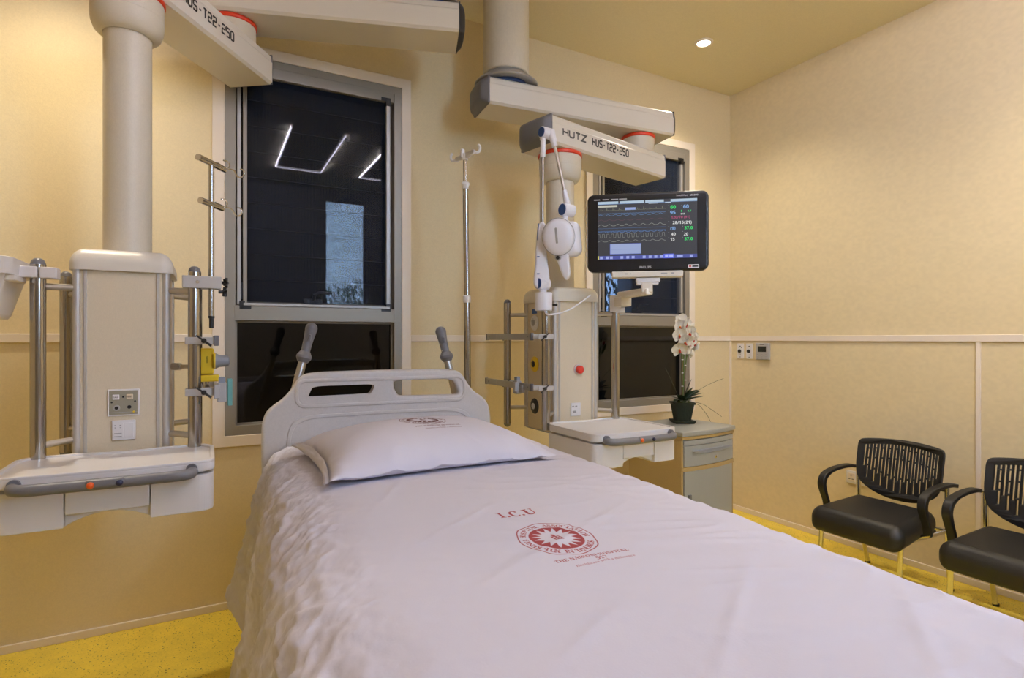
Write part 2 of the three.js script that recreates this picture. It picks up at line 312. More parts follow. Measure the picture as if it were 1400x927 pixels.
// ---------------------------------------------------------------- ceiling supply pendants
const GL = { H: [[[0, 0], [0, 1]], [[1, 0], [1, 1]], [[0, .5], [1, .5]]], U: [[[0, 0], [0, .8], [.2, 1], [.8, 1], [1, .8], [1, 0]]], S: [[[1, .12], [.85, 0], [.15, 0], [0, .15], [0, .4], [.15, .5], [.85, .5], [1, .6], [1, .85], [.85, 1], [.15, 1], [0, .88]]],
  T: [[[0, 0], [1, 0]], [[.5, 0], [.5, 1]]], Z: [[[0, 0], [1, 0], [0, 1], [1, 1]]], 2: [[[0, .15], [.15, 0], [.85, 0], [1, .15], [1, .4], [.85, .5], [.15, .5], [0, .62], [0, 1], [1, 1]]], 5: [[[1, 0], [0, 0], [0, .45], [.85, .45], [1, .58], [1, .85], [.85, 1], [0, 1]]],
  0: [[[.15, 0], [.85, 0], [1, .15], [1, .85], [.85, 1], [.15, 1], [0, .85], [0, .15], [.15, 0]]], '-': [[[.2, .5], [.8, .5]]] };
function strokeText(c, text, x, y, w, h, gap, lw, color) {
  c.strokeStyle = color; c.lineWidth = lw; c.lineCap = 'butt'; c.lineJoin = 'miter';
  for (const ch of text) { for (const line of GL[ch] ?? []) { c.beginPath(); line.forEach(([a, b], i) => (i ? c.lineTo(x + a * w, y + b * h) : c.moveTo(x + a * w, y + b * h))); c.stroke(); } x += w + gap; }
  return x;
}
const armText = canvasTexture(1024, 128, (c) => { strokeText(c, 'HUTZ', 20, 34, 62, 58, 20, 15, '#55534f'); strokeText(c, 'HUS-T22-250', 420, 29, 35, 66, 16, 13, '#2c2a28'); });
function armSection(w, h) {                                        // cross-section of an arm with a faint crease along each side
  const k = 0.012, hw = w / 2, hh = h / 2;
  return [[-hw + k, -hh], [hw - k * .4, -hh], [hw, -hh + k * .6], [hw, hh * .42], [hw - 0.004, hh * .5], [hw - 0.006, hh - k], [hw - k - 0.006, hh], [-hw + k + 0.006, hh], [-hw + 0.006, hh - k], [-hw + 0.004, hh * .5], [-hw, hh * .42], [-hw, -hh + k]].map((p) => new THREE.Vector2(...p));
}
function bulgeCap(w, h, t, dir) {                                   // a cap that bulges along the arm
  const g = gridGeo(14, 10, (a, b) => {
    const z = (a - .5) * w * 0.985, y = (b - .5) * h * 0.98, ea = 1 - Math.pow(Math.abs(a - .5) * 2, 6) , eb = 1 - Math.pow(Math.abs(b - .5) * 2, 4);
    return [dir * t * Math.pow(Math.max(0, ea * (0.25 + 0.75 * (1 - Math.pow((a - .5) * 2, 2) * .3)) * eb), 0.6), y, z];
  });
  if (dir > 0) { const id = g.index.array; for (let i = 0; i < id.length; i += 3) { const q = id[i]; id[i] = id[i + 1]; id[i + 1] = q; } g.computeVertexNormals(); }
  return g;
}
function arm(parent, name, from, to, y, theta, pivot, text, endMat) {
  const w = 0.237, h = 0.152, L = to - from;
  const g = new THREE.Group(); g.name = name; parent.add(g); g.position.set(pivot[0], y + h / 2, pivot[1]); g.rotation.y = theta;
  const s = new THREE.Shape(armSection(w, h)), body = new THREE.ExtrudeGeometry(s, { depth: L, bevelEnabled: false }); body.rotateY(PI / 2); body.translate(from, 0, 0);
  part('arm_body', body, creamSmooth, g);
  part('end_cap', merge([at(rbox(0.014, h * .99, w * .985, 0.004), from - 0.005, 0, 0), at(bulgeCap(w, h, 0.042, -1), from - 0.012, 0, 0)]), capGrey, g, null, null, 'grey end cap');
  part('end_cap', merge([at(rbox(0.008, h * .99, w * .985, 0.003), to + 0.003, 0, 0), at(bulgeCap(w, h, 0.032, 1), to + 0.006, 0, 0)]), endMat, g, null, null, 'dark end cap');
  if (text) part('lettering', new THREE.PlaneGeometry(0.60, 0.075), decal(armText), g, [from + 0.365, -0.002, w / 2 + 0.0012]);
  return g;
}
const discMat = std(lin(0.05, 0.10, 0.28), 0.35);
function pendant(o) {
  const { c: [cx, cz], boxTop, boxBot, trayTop, tray, label, lower, upper, mount } = o;
  const t = thing('ceiling_supply_pendant', label, 'medical pendant', [cx, 0, cz], 0, 'ceiling supply pendants beside the bed');
  const bw = 0.286, bd = 0.322, bh = boxTop - boxBot, by = (boxTop + boxBot) / 2;
  // head: box, corner strips, domed cover
  const hd = part('head_box', at(rbox(bw - 0.012, bh, bd - 0.012, 0.01, 3), 0, by, 0), panelPaint, t);
  for (const sx of [-1, 1]) for (const sz of [-1, 1]) {
    part('corner_strip', merge([at(cyl(0.013, bh + .002, 16), sx * (bw / 2 - 0.013), by, sz * (bd / 2 - 0.013)), at(rbox(0.010, bh + .002, 0.012, 0.002, 1), sx * (bw / 2 - 0.037), by, sz * (bd / 2 - 0.0065)), at(rbox(0.012, bh + .002, 0.010, 0.002, 1), sx * (bw / 2 - 0.0065), by, sz * (bd / 2 - 0.037))]), stripAlu, t, null, null, 'silver corner strip');
  }
  const cov = new THREE.ExtrudeGeometry(roundRect(bw + 0.022, bd + 0.022, 0.04), { depth: 0.018, bevelEnabled: true, bevelThickness: 0.058, bevelSize: 0.050, bevelOffset: -0.050, bevelSegments: 12, curveSegments: 10 }); { const p = cov.attributes.position; for (let i = 0; i < p.count; i++) if (p.getZ(i) < 0) p.setZ(i, 0); } cov.rotateX(-PI / 2);
  part('cover', at(cov, 0, boxTop - 0.004, 0), creamSmooth, t);
  part('base_plate', at(rbox(bw - 0.02, 0.006, bd - 0.02, 0.002), 0, boxBot - 0.003, 0), satinGrey, t);
  // column with its cuff
  part('column', rod([0, boxTop + 0.04, 0], [0, lower.y - 0.1, 0], 0.0775, 40), cream, t);
  const cy = lower.y;
  const cuff = part('cuff', lathe([[0.079, -0.158], [0.092, -0.157], [0.107, -0.143], [0.116, -0.118], [0.1175, -0.10], [0.1175, -0.082], [0.1162, -0.081], [0.1162, -0.079], [0.1175, -0.078], [0.1175, -0.022], [0.10, -0.02]], 48), cream, t, [0, cy, 0]);
  part('bearing_ring', lathe([[0.09, -0.022], [0.119, -0.022], [0.122, -0.018], [0.122, -0.006], [0.118, 0.0], [0.09, 0]], 48), redRing, t, [0, cy, 0], null, 'red bearing ring');
  const la = arm(t, 'lower_arm', lower.from, lower.to, lower.y, lower.th, [0, 0], true, capGrey);
  const jx = Math.cos(lower.th) * lower.joint, jz = -Math.sin(lower.th) * lower.joint, jt = lower.y + 0.152;
  part('joint_cuff', at(cyl(0.101, upper.y - jt - 0.018, 40), jx, (upper.y - 0.018 + jt) / 2, jz), cream, t);
  part('bearing_ring', lathe([[0.07, -0.022], [0.102, -0.022], [0.106, -0.016], [0.106, -0.004], [0.10, 0.0], [0.07, 0]], 48), redRing, t, [jx, upper.y, jz], null, 'red bearing ring');
  arm(t, 'upper_arm', upper.from, upper.to, upper.y, upper.th, [jx, jz], false, darkCap);
  const mx = jx + Math.cos(upper.th) * mount, mz = jz - Math.sin(upper.th) * mount, mt = upper.y + 0.152;
  part('mount_bearing', at(cyl(0.118, 0.022, 40), mx, mt + 0.011, mz), discMat, t, null, null, 'dark blue bearing');
  part('mount_flange', lathe([[0.12, 0.014], [0.176, 0.006], [0.182, 0.010], [0.182, 0.016], [0.15, 0.042], [0.122, 0.052], [0.120, 0.080], [0.10, 0.082]], 48), satinGrey, t, [mx, mt, mz]);
  part('ceiling_column', lathe([[0.121, 0.068], [0.129, 0.070], [0.131, 0.076], [0.131, CH - mt], [0, CH - mt]], 48), cream, t, [mx, mt, mz]);
  // steel posts on stubs
  const PX = 0.222, PZ = 0.208;
  for (const sx of [-1, 1]) for (const sz of [-1, 1]) {
    const bot = sz > 0 ? trayTop + 0.035 : boxBot + 0.085, top = boxTop + 0.018;
    const p = part('steel_post', rod([sx * PX, bot - 0.07, sz * PZ], [sx * PX, top - 0.018, sz * PZ], 0.0212, 24), steel, t);
    if (sz < 0) part('post_end', at(new THREE.SphereGeometry(0.021, 16, 10), sx * PX, bot - 0.07, sz * PZ), handleGrey, p);
    part('post_cap', lathe([[0, 0.02], [0.010, 0.018], [0.017, 0.011], [0.0208, 0], [0.021, -0.006], [0, -0.006]], 20), handleGrey, p, [sx * PX, top - 0.016, sz * PZ]);
    for (const yy of [boxTop - 0.07, trayTop + 0.035]) part('post_stub', rod([sx * (PX - .004), yy, sz * PZ], [sx * (bw / 2 - 0.02), yy + .004, sz * (bd / 2 - 0.03)], 0.0115, 16), aluminium, t);
  }
  // shelf: tray on a shallow drawer case with a grip along the front
  const { x0, x1, z0, z1, hgt } = tray, ty = trayTop, w = x1 - x0, xm = (x0 + x1) / 2;
  const plan = (inset, zz1 = z1) => {
    const s = new THREE.Shape(), a = x0 + inset, b = x1 - inset, f = zz1 - inset, bk = z0 + inset;
    // shape y is -z so that rotateX(-90) puts it right
    s.moveTo(a + 0.03, -bk); s.lineTo(a, -(bk + 0.05)); s.lineTo(a, -(f - 0.05)); s.quadraticCurveTo(a, -(f - .006), a + 0.05, -(f - 0.004));
    s.quadraticCurveTo(xm, -(f + 0.012), b - 0.05, -(f - 0.004)); s.quadraticCurveTo(b, -(f - .006), b, -(f - 0.05)); s.lineTo(b, -(bk + 0.05)); s.lineTo(b - 0.03, -bk);
    s.lineTo(xm + 0.11, -bk); s.quadraticCurveTo(xm, -(bk + 0.045), xm - 0.11, -bk); s.closePath(); return s;
  };
  const slab = extrude(plan(0), 0.030, 0.006, 12, 4); slab.rotateX(-PI / 2);
  const shelf = part('shelf', at(slab, 0, ty - 0.036, 0), trayPlastic, t);
  const rimS = plan(0.0); rimS.holes.push(new THREE.Path(plan(0.014).getPoints(10)));
  const rim = extrude(rimS, 0.010, 0.003, 12, 3); rim.rotateX(-PI / 2);
  part('shelf_rim', at(rim, 0, ty - 0.010, 0), trayPlastic, shelf);
  const neck = extrude(plan(0.024, z1 - 0.002), 0.012, 0, 8); neck.rotateX(-PI / 2); part('shelf_neck', at(neck, 0, ty - 0.047, 0), trayPlastic, t);
  // drawer case: left and right cheeks, recessed middle with a drawer
  const kw = w * 0.31, f = z1 - 0.004, bot = ty - hgt;
  const caseShape = (a, b, r) => { const s = new THREE.Shape(); s.moveTo(a, -z0 - 0.04); s.lineTo(a, -(f - (r < 0 ? 0.05 : 0.0))); if (r < 0) s.quadraticCurveTo(a, -f, a + 0.05, -f); s.lineTo(b - (r > 0 ? 0.05 : 0), -f); if (r > 0) s.quadraticCurveTo(b, -f, b, -(f - 0.05)); s.lineTo(b, -z0 - 0.04); s.closePath(); return s; };
  const ck = (a, b, r) => { const g = extrude(caseShape(a, b, r), hgt - 0.045, 0.003, 10, 2); g.rotateX(-PI / 2); return at(g, 0, bot, 0); };
  part('case_cheek', ck(x0 + 0.003, x0 + kw, -1), trayPlastic, t); part('case_cheek', ck(x1 - kw, x1 - 0.003, 1), trayPlastic, t);
  const mw = w - 2 * kw, dh = (hgt - 0.045) * 0.66;
  const dr = part('drawer', at(rbox(mw - 0.006, dh, f - z0 - 0.05, 0.003), xm, ty - 0.047 - dh / 2, (f + z0 + 0.05) / 2), trayPlastic, t);
  const arch = new THREE.Shape(); arch.moveTo(-mw / 2, hgt - 0.045); arch.lineTo(-mw / 2, 0.001); arch.quadraticCurveTo(0, 0.062, mw / 2, 0.001); arch.lineTo(mw / 2, hgt - 0.045); arch.closePath();
  part('case_apron', at(extrude(arch, 0.012, 0.002, 16, 1), xm, bot, f - 0.03), trayPlastic, t);
  const hw2 = w * 0.385, hy = ty - 0.030, hz = z1 + 0.034;
  const hs = part('grip', tube([[xm - hw2, hy, z1 - 0.012], [xm - hw2, hy - .001, z1 + 0.02], [xm - hw2 + 0.018, hy - .002, hz], [xm - hw2 * .5, hy - .003, hz + 0.004], [xm, hy - .003, hz + 0.006], [xm + hw2 * .5, hy - .003, hz + 0.004], [xm + hw2 - 0.018, hy - .002, hz], [xm + hw2, hy - .001, z1 + 0.02], [xm + hw2, hy, z1 - 0.012]], 0.0165, 80, 14), handleGrey, t, null, null, 'grey curved grip bar');
  const pod = part('control_pod', at(rbox(0.10, 0.030, 0.032, 0.013, 4), xm, hy - 0.001, hz + 0.009), handleGrey, t);
  for (const [dx, m, l] of [[-0.034, orangeButton, 'orange push button'], [0.034, blueButton, 'dark blue push button']])
    part('push_button', at(lathe([[0, 0.006], [0.006, 0.005], [0.0088, 0.002], [0.0095, -0.002], [0, -0.002]], 20), 0, 0, 0), m, pod, [xm + dx, hy - 0.001, hz + 0.026], [PI / 2, 0, 0], l);
  for (const s of [-1, 1]) part('grip_foot', at(cyl(0.016, 0.024, 20), xm + s * hw2, hy + 0.008, z1 - 0.004, PI / 2), handleGrey, t);
  return t;
}
const plate = (parent, name, x, y, z, w, h, m = whitePlastic, label) => part(name, at(rbox(w, h, 0.008, 0.003), 0, 0, 0.004), m, parent, [x, y, z], null, label);
const dotGeo = (r, d = 0.004) => { const g = cyl(r, d, 18); g.rotateX(PI / 2); return g; };

// right pendant
const RP = { c: [1.729, 0.639] };
const pendR = pendant({ ...RP, boxTop: 1.604, boxBot: 0.905, trayTop: 0.975, tray: { x0: -0.222, x1: 0.272, z0: 0.195, z1: 0.63, hgt: 0.155 },
  label: 'cream ceiling pendant with red emergency button, holding the patient monitor', lower: { y: 2.425, from: -0.175, to: 0.835, th: rad(12.5), joint: 0.712 }, upper: { y: 2.69, from: -1.06, to: 0.185, th: rad(-5), }, mount: -0.915 });
{
  const f = 0.161, L = -0.143;
  const b = part('emergency_button', lathe([[0, 0.032], [0.016, 0.031], [0.0215, 0.026], [0.0215, 0.012], [0.012, 0.010], [0.012, 0.004], [0.027, 0.003], [0.027, 0], [0, 0]], 32), redButton, pendR, [0.012, 1.238, f - 0.006], [PI / 2, 0, 0], 'red mushroom push button');
  part('button_collar', at(cyl(0.027, 0.004, 28), 0, 0.003, 0), whitePlastic, b);
  const s = plate(pendR, 'data_socket', -0.005, 1.026, f - 0.007, 0.062, 0.070);
  part('socket_insert', merge([at(rbox(0.022, 0.012, 0.004, .001), -0.010, -0.012, 0.008), at(rbox(0.012, 0.008, 0.003, .001), -0.018, 0.016, 0.008), at(rbox(0.012, 0.008, 0.003, .001), 0.002, 0.016, 0.008)]), satinGrey, s);
  const outlet = (y, m, ring, lab) => {
    const g = part('gas_outlet', lathe([[0, 0.010], [0.020, 0.010], [0.027, 0.008], [0.030, 0.004], [0.042, 0.003], [0.043, 0], [0, 0]], 36), m, pendR, [L + 0.006, y, -0.045], [0, 0, PI / 2], lab);
    part('outlet_port', lathe([[0, 0.013], [0.009, 0.013], [0.012, 0.010], [0.0135, 0.012], [0.016, 0.012], [0.018, 0.009], [0, 0.009]], 28), ring, g);
    for (const a of [0.5, 1.57, 2.64]) part('port_mark', at(cyl(0.0016, 0.002, 8), 0.022 * Math.sin(a), 0.011, 0.022 * Math.cos(a)), blackPlastic, g);
  };
  outlet(1.489, whitePlastic, satinGrey, 'white gas outlet'); outlet(1.261, yellowPlastic, blackPlastic, 'yellow gas outlet'); outlet(1.030, blackPlastic, whitePlastic, 'black gas outlet');
  part('outlet_label', rbox(0.003, 0.026, 0.05, .001), bluePlastic, pendR, [L + 0.004, 1.552, -0.045]);
}
// left pendant
const LP = { c: [-0.264, 0.73] };
const pendL = pendant({ ...LP, boxTop: 1.642, boxBot: 0.945, trayTop: 1.017, tray: { x0: -0.272, x1: 0.284, z0: 0.195, z1: 0.53, hgt: 0.16 },
  label: 'cream ceiling pendant with a nurse call plate, left of the bed', lower: { y: 2.69, from: -0.175, to: 0.765, th: rad(53.3), joint: 0.625 }, upper: { y: 2.935, from: -0.13, to: 1.085, th: rad(-18.2) }, mount: 0.92 });
{
  const f = 0.161 - 0.006;
  const p = plate(pendL, 'call_plate', 0.004, 1.177, f, 0.094, 0.094);
  part('plate_face', rbox(0.084, 0.084, 0.004, 0.002), std(lin(0.34, 0.32, 0.24), 0.5), p, [0, 0, 0.0075]);
  for (const [x, y, w, m] of [[-0.022, 0.02, 0.020, whitePlastic], [0.018, 0.02, 0.020, panelPaint]]) { const b = part('call_button', rbox(w, 0.018, 0.005, 0.002), m, p, [x, y, 0.0115]); }
  for (const [x, y, r, m] of [[-0.020, -0.018, 0.010, satinGrey], [-0.020, -0.018, 0.0055, blackPlastic], [0.017, -0.016, 0.0062, blackPlastic], [-0.001, 0.02, 0.003, blackPlastic], [-0.034, 0.002, 0.003, blackPlastic], [0.034, 0.004, 0.003, blackPlastic], [0.030, -0.033, 0.003, yellowPlastic]])
    part(r > 0.005 ? 'jack' : 'indicator', dotGeo(r, r < .0056 && r > .005 ? .008 : .005), m, p, [x, y, 0.011]);
  part('call_text', new THREE.PlaneGeometry(0.062, 0.012), decal(canvasTexture(512, 100, (c) => { c.fillStyle = '#555048'; c.font = 'bold 52px sans-serif'; c.textAlign = 'center'; c.fillText('CALL', 90, 70); c.fillText('RESET', 420, 70); })), p, [-0.002, 0.02, 0.0148]);
  part('face_line', rbox(0.080, 0.0016, 0.001, .0004), satinGrey, p, [0, -0.034, 0.0098]);
  const s = plate(pendL, 'power_socket', 0.004, 1.080, f, 0.070, 0.070);
  part('socket_insert', rbox(0.030, 0.052, 0.003, .001), whitePlastic, s, [-0.016, 0, 0.009]); part('blank_insert', rbox(0.028, 0.052, 0.003, .001), whitePlastic, s, [0.016, 0, 0.009]);
  for (const [x, y, w, h] of [[-0.024, 0.018, .005, .003], [-0.009, 0.018, .005, .003], [-0.024, 0.010, .004, .003], [-0.009, 0.010, .004, .003], [-0.016, -0.010, .022, .003], [-0.016, -0.021, .022, .003]]) part('slot', rbox(w, h, .002, .0005), satinGrey, s, [x, y, 0.0105]);
}

// ---------------------------------------------------------------- accessory rails clamped to the posts
function starKnob(parent, pos, rot) {
  const s = new THREE.Shape(); for (let i = 0; i < 40; i++) { const a = i / 40 * 2 * PI, r = 0.014 + 0.006 * Math.cos(5 * a); i ? s.lineTo(r * Math.cos(a), r * Math.sin(a)) : s.moveTo(r * Math.cos(a), r * Math.sin(a)); }
  part('star_knob', merge([at(extrude(s, 0.012, 0.003, 4, 2), 0, 0, 0.012), at(cyl(0.006, 0.02, 10), 0, 0, 0.008, PI / 2)].map((g) => (g.index ? g.toNonIndexed() : g))), blackPlastic, parent, pos, rot);
}
function wingScrew(parent, pos, rot) {
  part('wing_screw', merge([rod([0, 0, -0.014], [0, 0, 0.008], 0.006, 10), rod([0, -0.030, 0.010], [0, 0.030, 0.004], 0.0045, 8, 0.003), at(new THREE.SphereGeometry(0.009, 12, 8), 0, 0, 0.008)]), blackPlastic, parent, pos, rot);
}
function accessoryRail(x, y, z0, z1, side, posts, label) {          // side: which way from the posts the rail lies
  const t = thing('accessory_rail', label, 'rail', [x, y, (z0 + z1) / 2], 0, 'grey equipment rails on the pendant posts'), L = z1 - z0;
  part('rail_bar', rbox(0.010, 0.034, L, 0.002), satinGrey, t);
  for (const s of [-1, 1]) { part('end_stop', at(rbox(0.016, 0.038, 0.014, 0.003), 0, 0, s * (L / 2)), capGrey, t); part('rivet', at(cyl(0.004, 0.014, 10), 0, 0, s * (L / 2 - 0.035), 0, 0, PI / 2), capGrey, t); }
  for (const [px, pz] of posts) {
    const dx = px - x, dz = pz - (z0 + z1) / 2, c = new THREE.Group(); c.name = 'post_clamp'; t.add(c);
    for (const s of [-1, 1]) part('clamp_jaw', at(rbox(Math.abs(dx) + 0.035, 0.026, 0.007, 0.003), dx / 2 + side * -0.012, 0, dz + s * 0.0255), clampGrey, c);
    part('clamp_back', at(rbox(0.007, 0.026, 0.054, 0.003), dx - side * 0.026, 0, dz), clampGrey, c);
    part('clamp_bolt', rod([dx + side * 0.030, 0, dz - 0.034], [dx + side * 0.030, 0, dz + 0.032], 0.005, 10), chrome, c);
    wingScrew(c, [dx + side * 0.03, 0, dz + 0.038], [0, 0, side * 0.9]);
  }
  return t;
}
const rPX = RP.c[0] - 0.222, rZ0 = RP.c[1] - 0.208, rZ1 = RP.c[1] + 0.208;
accessoryRail(rPX - 0.054, 1.412, 0.28, 0.80, -1, [[rPX, rZ0], [rPX, rZ1]], 'upper empty grey rail on the pendant with the gas outlets');
accessoryRail(rPX - 0.054, 1.153, 0.27, 0.80, -1, [[rPX, rZ0], [rPX, rZ1]], 'lower grey rail with a pale clamp, on the pendant with the gas outlets');
const lPX = LP.c[0] + 0.222, lZ0 = LP.c[1] - 0.208, lZ1 = LP.c[1] + 0.208;
accessoryRail(lPX + 0.070, 1.394, 0.46, 0.97, 1, [[lPX, lZ0], [lPX, lZ1]], 'upper grey rail above the yellow regulator');
accessoryRail(lPX + 0.070, 1.208, 0.46, 0.97, 1, [[lPX, lZ0], [lPX, lZ1]], 'lower grey rail carrying a teal-faced clamp');
function equipmentClamp(pos, turn, label, teal) {
  const t = thing('equipment_clamp', label, 'clamp', pos, turn);
  part('clamp_body', merge([at(rbox(0.030, 0.070, 0.040, 0.004), 0, 0, 0), at(rbox(0.020, 0.050, 0.026, 0.003), -0.016, 0.004, 0.012)]), std(lin(0.42, 0.42, 0.43), 0.45), t);
  part('release_tab', rbox(0.022, 0.026, 0.03, 0.004), std(lin(0.26, 0.29, 0.34), 0.45), t, [0, 0.043, 0]);
  if (teal) part('teal_pad', rbox(0.016, 0.098, 0.044, 0.003), std(lin(0.13, 0.36, 0.36), 0.5), t, [0.026, 0, 0], null, 'teal pad');
  else part('rail_hook', rbox(0.020, 0.040, 0.030, 0.003), std(lin(0.30, 0.31, 0.34), 0.45), t, [0.004, -0.006, 0.044]);
}
equipmentClamp([rPX - 0.062, 1.145, 0.66], 0, 'pale grey clamp block sitting on the lower rail above the bed head', false);
equipmentClamp([lPX + 0.088, 1.205, 0.955], 0, 'grey clamp block with a teal pad at the window side', true);

// ---------------------------------------------------------------- yellow regulator on the left pendant
{
  const t = thing('suction_regulator', 'yellow regulator with a grey knob behind the steel post', 'regulator', [-0.006, 1.295, 0.82]);
  part('regulator_body', merge([at(rbox(0.055, 0.10, 0.06, 0.008, 3), 0, 0.02, 0), at(rbox(0.075, 0.026, 0.05, 0.006, 2), 0.008, -0.045, 0)]), yellowPlastic, t);
  part('knob', at(lathe([[0, 0.055], [0.017, 0.054], [0.021, 0.048], [0.023, 0.020], [0.030, 0.008], [0.030, 0], [0, 0]], 28), 0, 0, 0), std(lin(0.24, 0.25, 0.27), 0.4), t, [0.026, 0.02, 0.01], [0, 0, -PI / 2]);
  part('knob_collar', at(lathe([[0, 0.016], [0.028, 0.015], [0.034, 0], [0, 0]], 28), 0, 0, 0), yellowPlastic, t, [0.022, 0.02, 0.01], [0, 0, -PI / 2]);
  part('drain_spigot', merge([rod([0.0, -0.056, 0], [0.0, -0.085, 0], 0.011, 14), rod([0, -0.085, 0], [0.0, -0.10, 0], 0.006, 12)]), chrome, t);
  part('supply_probe', merge([rod([-0.027, 0.0, 0], [-0.113, 0.0, -0.05], 0.008, 12), rod([-0.085, 0.0, -0.034], [-0.112, 0.0, -0.050], 0.014, 16)]), chrome, t);
  part('body_text', new THREE.PlaneGeometry(0.045, 0.012), decal(canvasTexture(256, 64, (c) => { c.fillStyle = '#221b08'; c.font = 'bold 40px sans-serif'; c.fillText('Suction', 20, 46); })), t, [0.004, 0.02, 0.0308], [0, 0, -PI / 2]);
}
// ---------------------------------------------------------------- basket on the left pendant
{
  const t = thing('storage_basket', 'translucent white plastic basket hung on the left pendant post', 'basket', [-0.70, 1.465, 0.925]);
  const basketMat = std(lin(0.84, 0.80, 0.76), 0.5, 0, { transmission: 0.25, thickness: 0, side: THREE.DoubleSide });
  const rr = (w, d, r) => roundRect(w, d, r).getPoints(6);
  const loop = rr(1, 1, 0.12); const n = loop.length, pos = [], idx = [];
  const rows = [[0.235, 0.20, 0.0], [0.250, 0.21, 0.012], [0.315, 0.27, 0.135], [0.345, 0.29, 0.135], [0.352, 0.296, 0.185], [0.34, 0.285, 0.187], [0.33, 0.28, 0.14], [0.300, 0.26, 0.13], [0.240, 0.20, 0.016], [0.225, 0.19, 0.006]];
  rows.forEach(([w, d, y]) => loop.forEach((p) => pos.push(p.x * w, y, p.y * d)));
  for (let j = 0; j < rows.length - 1; j++) for (let i = 0; i < n; i++) { const a = j * n + i, b = j * n + (i + 1) % n; idx.push(a, a + n, b, b, a + n, b + n); }
  const c0 = pos.length / 3; pos.push(0, 0, 0, 0, 0.006, 0); for (let i = 0; i < n; i++) { idx.push(c0, i, (i + 1) % n); const o = (rows.length - 1) * n; idx.push(c0 + 1, o + (i + 1) % n, o + i); }
  const g = new THREE.BufferGeometry(); g.setAttribute('position', new THREE.Float32BufferAttribute(pos, 3)); g.setIndex(idx); const q = g.toNonIndexed(); q.computeVertexNormals();
  part('basket_body', q, basketMat, t);
  part('rim_ledge', at(rbox(0.06, 0.02, 0.12, 0.004), 0.15, 0.125, 0.05), basketMat, t);
  part('post_clip', merge([at(rbox(0.05, 0.036, 0.062, 0.003), 0.192, 0.150, 0.013), at(rbox(0.045, 0.036, 0.056, 0.003), 0.245, 0.150, 0.013)]), std(lin(0.74, 0.68, 0.64), 0.45), t);
}
// ---------------------------------------------------------------- hook pole clamped on the left pendant
{
  const px = 0.012, pz = 0.935, t = thing('hook_pole', 'short steel pole with two hooked crossbars clamped to the left pendant', 'drip pole', [px, 1.44, pz]);
  part('pole', rod([0, 0.04, 0], [0, 0.61, 0], 0.0095, 18), steel, t); part('pole_end', merge([rod([0, 0, 0], [0, 0.04, 0], 0.0075, 16), rod([0, 0.036, 0], [0, 0.044, 0], 0.0105, 16)]), blackPlastic, t);
  const d = new V3(0.085, 0, -0.124).normalize();
  for (const [y, k] of [[0.605, 1], [0.455, 0.82]]) {
    const a = [-d.x * .075 * k, y, -d.z * .075 * k], b = [d.x * .078 * k, y, d.z * .078 * k];
    part('crossbar', rod(a, b, 0.0115, 18), chrome, t);
    const hook = (o, side) => {
      const ex = b[0], ez = b[2], sx = 0.8808 * side, sz = 0.4735 * side;
      return tube([[ex - d.x * .03, y + 0.012, ez - d.z * .03], [ex + sx * 0.01, y + 0.004, ez + sz * .01], [ex + sx * 0.035, y - 0.002, ez + sz * .035], [ex + sx * 0.05, y - 0.025, ez + sz * .05], [ex + sx * 0.062, y - 0.030, ez + sz * .062], [ex + sx * 0.075, y - 0.018, ez + sz * .075], [ex + sx * 0.072, y - 0.002, ez + sz * .072], [ex + sx * 0.06, y + 0.002, ez + sz * .06]], 0.0028, 48, 8);
    };
    part('wire_hook', hook(0, 1), chrome, t);
    part('wire_hook', tube([[b[0] - d.x * .04, y + 0.013, b[2] - d.z * .04], [b[0], y + 0.004, b[2]], [b[0] + 0.010, y + 0.006, b[2] - 0.01], [b[0] + 0.018, y + 0.022, b[2] - 0.008], [b[0] + 0.010, y + 0.034, b[2] - 0.002], [b[0] - 0.004, y + 0.034, b[2] + 0.004]], 0.0028, 36, 8), chrome, t);
  }
  const cl = new THREE.Group(); cl.name = 'pole_clamp'; t.add(cl);
  part('clamp_plate', at(rbox(0.125, 0.044, 0.008, 0.003), lPX - px + 0.024, 0.165, lZ1 - pz + 0.026), clampGrey, cl); part('clamp_plate', at(rbox(0.125, 0.044, 0.008, 0.003), lPX - px + 0.024, 0.165, lZ1 - pz - 0.026), clampGrey, cl);
  part('clamp_block', at(rbox(0.03, 0.044, 0.046, 0.004), 0.012, 0.165, 0.0), satinGrey, cl);
  part('clamp_screw', at(cyl(0.006, 0.066, 12), lPX - px + 0.01, 0.165, lZ1 - pz, PI / 2), chrome, cl);
  starKnob(cl, [0.030, 0.168, 0.004], [0, PI / 2 - .3, 0]); starKnob(cl, [0.026, 0.134, 0.0], [0, PI / 2 + .2, 0.4]);
}
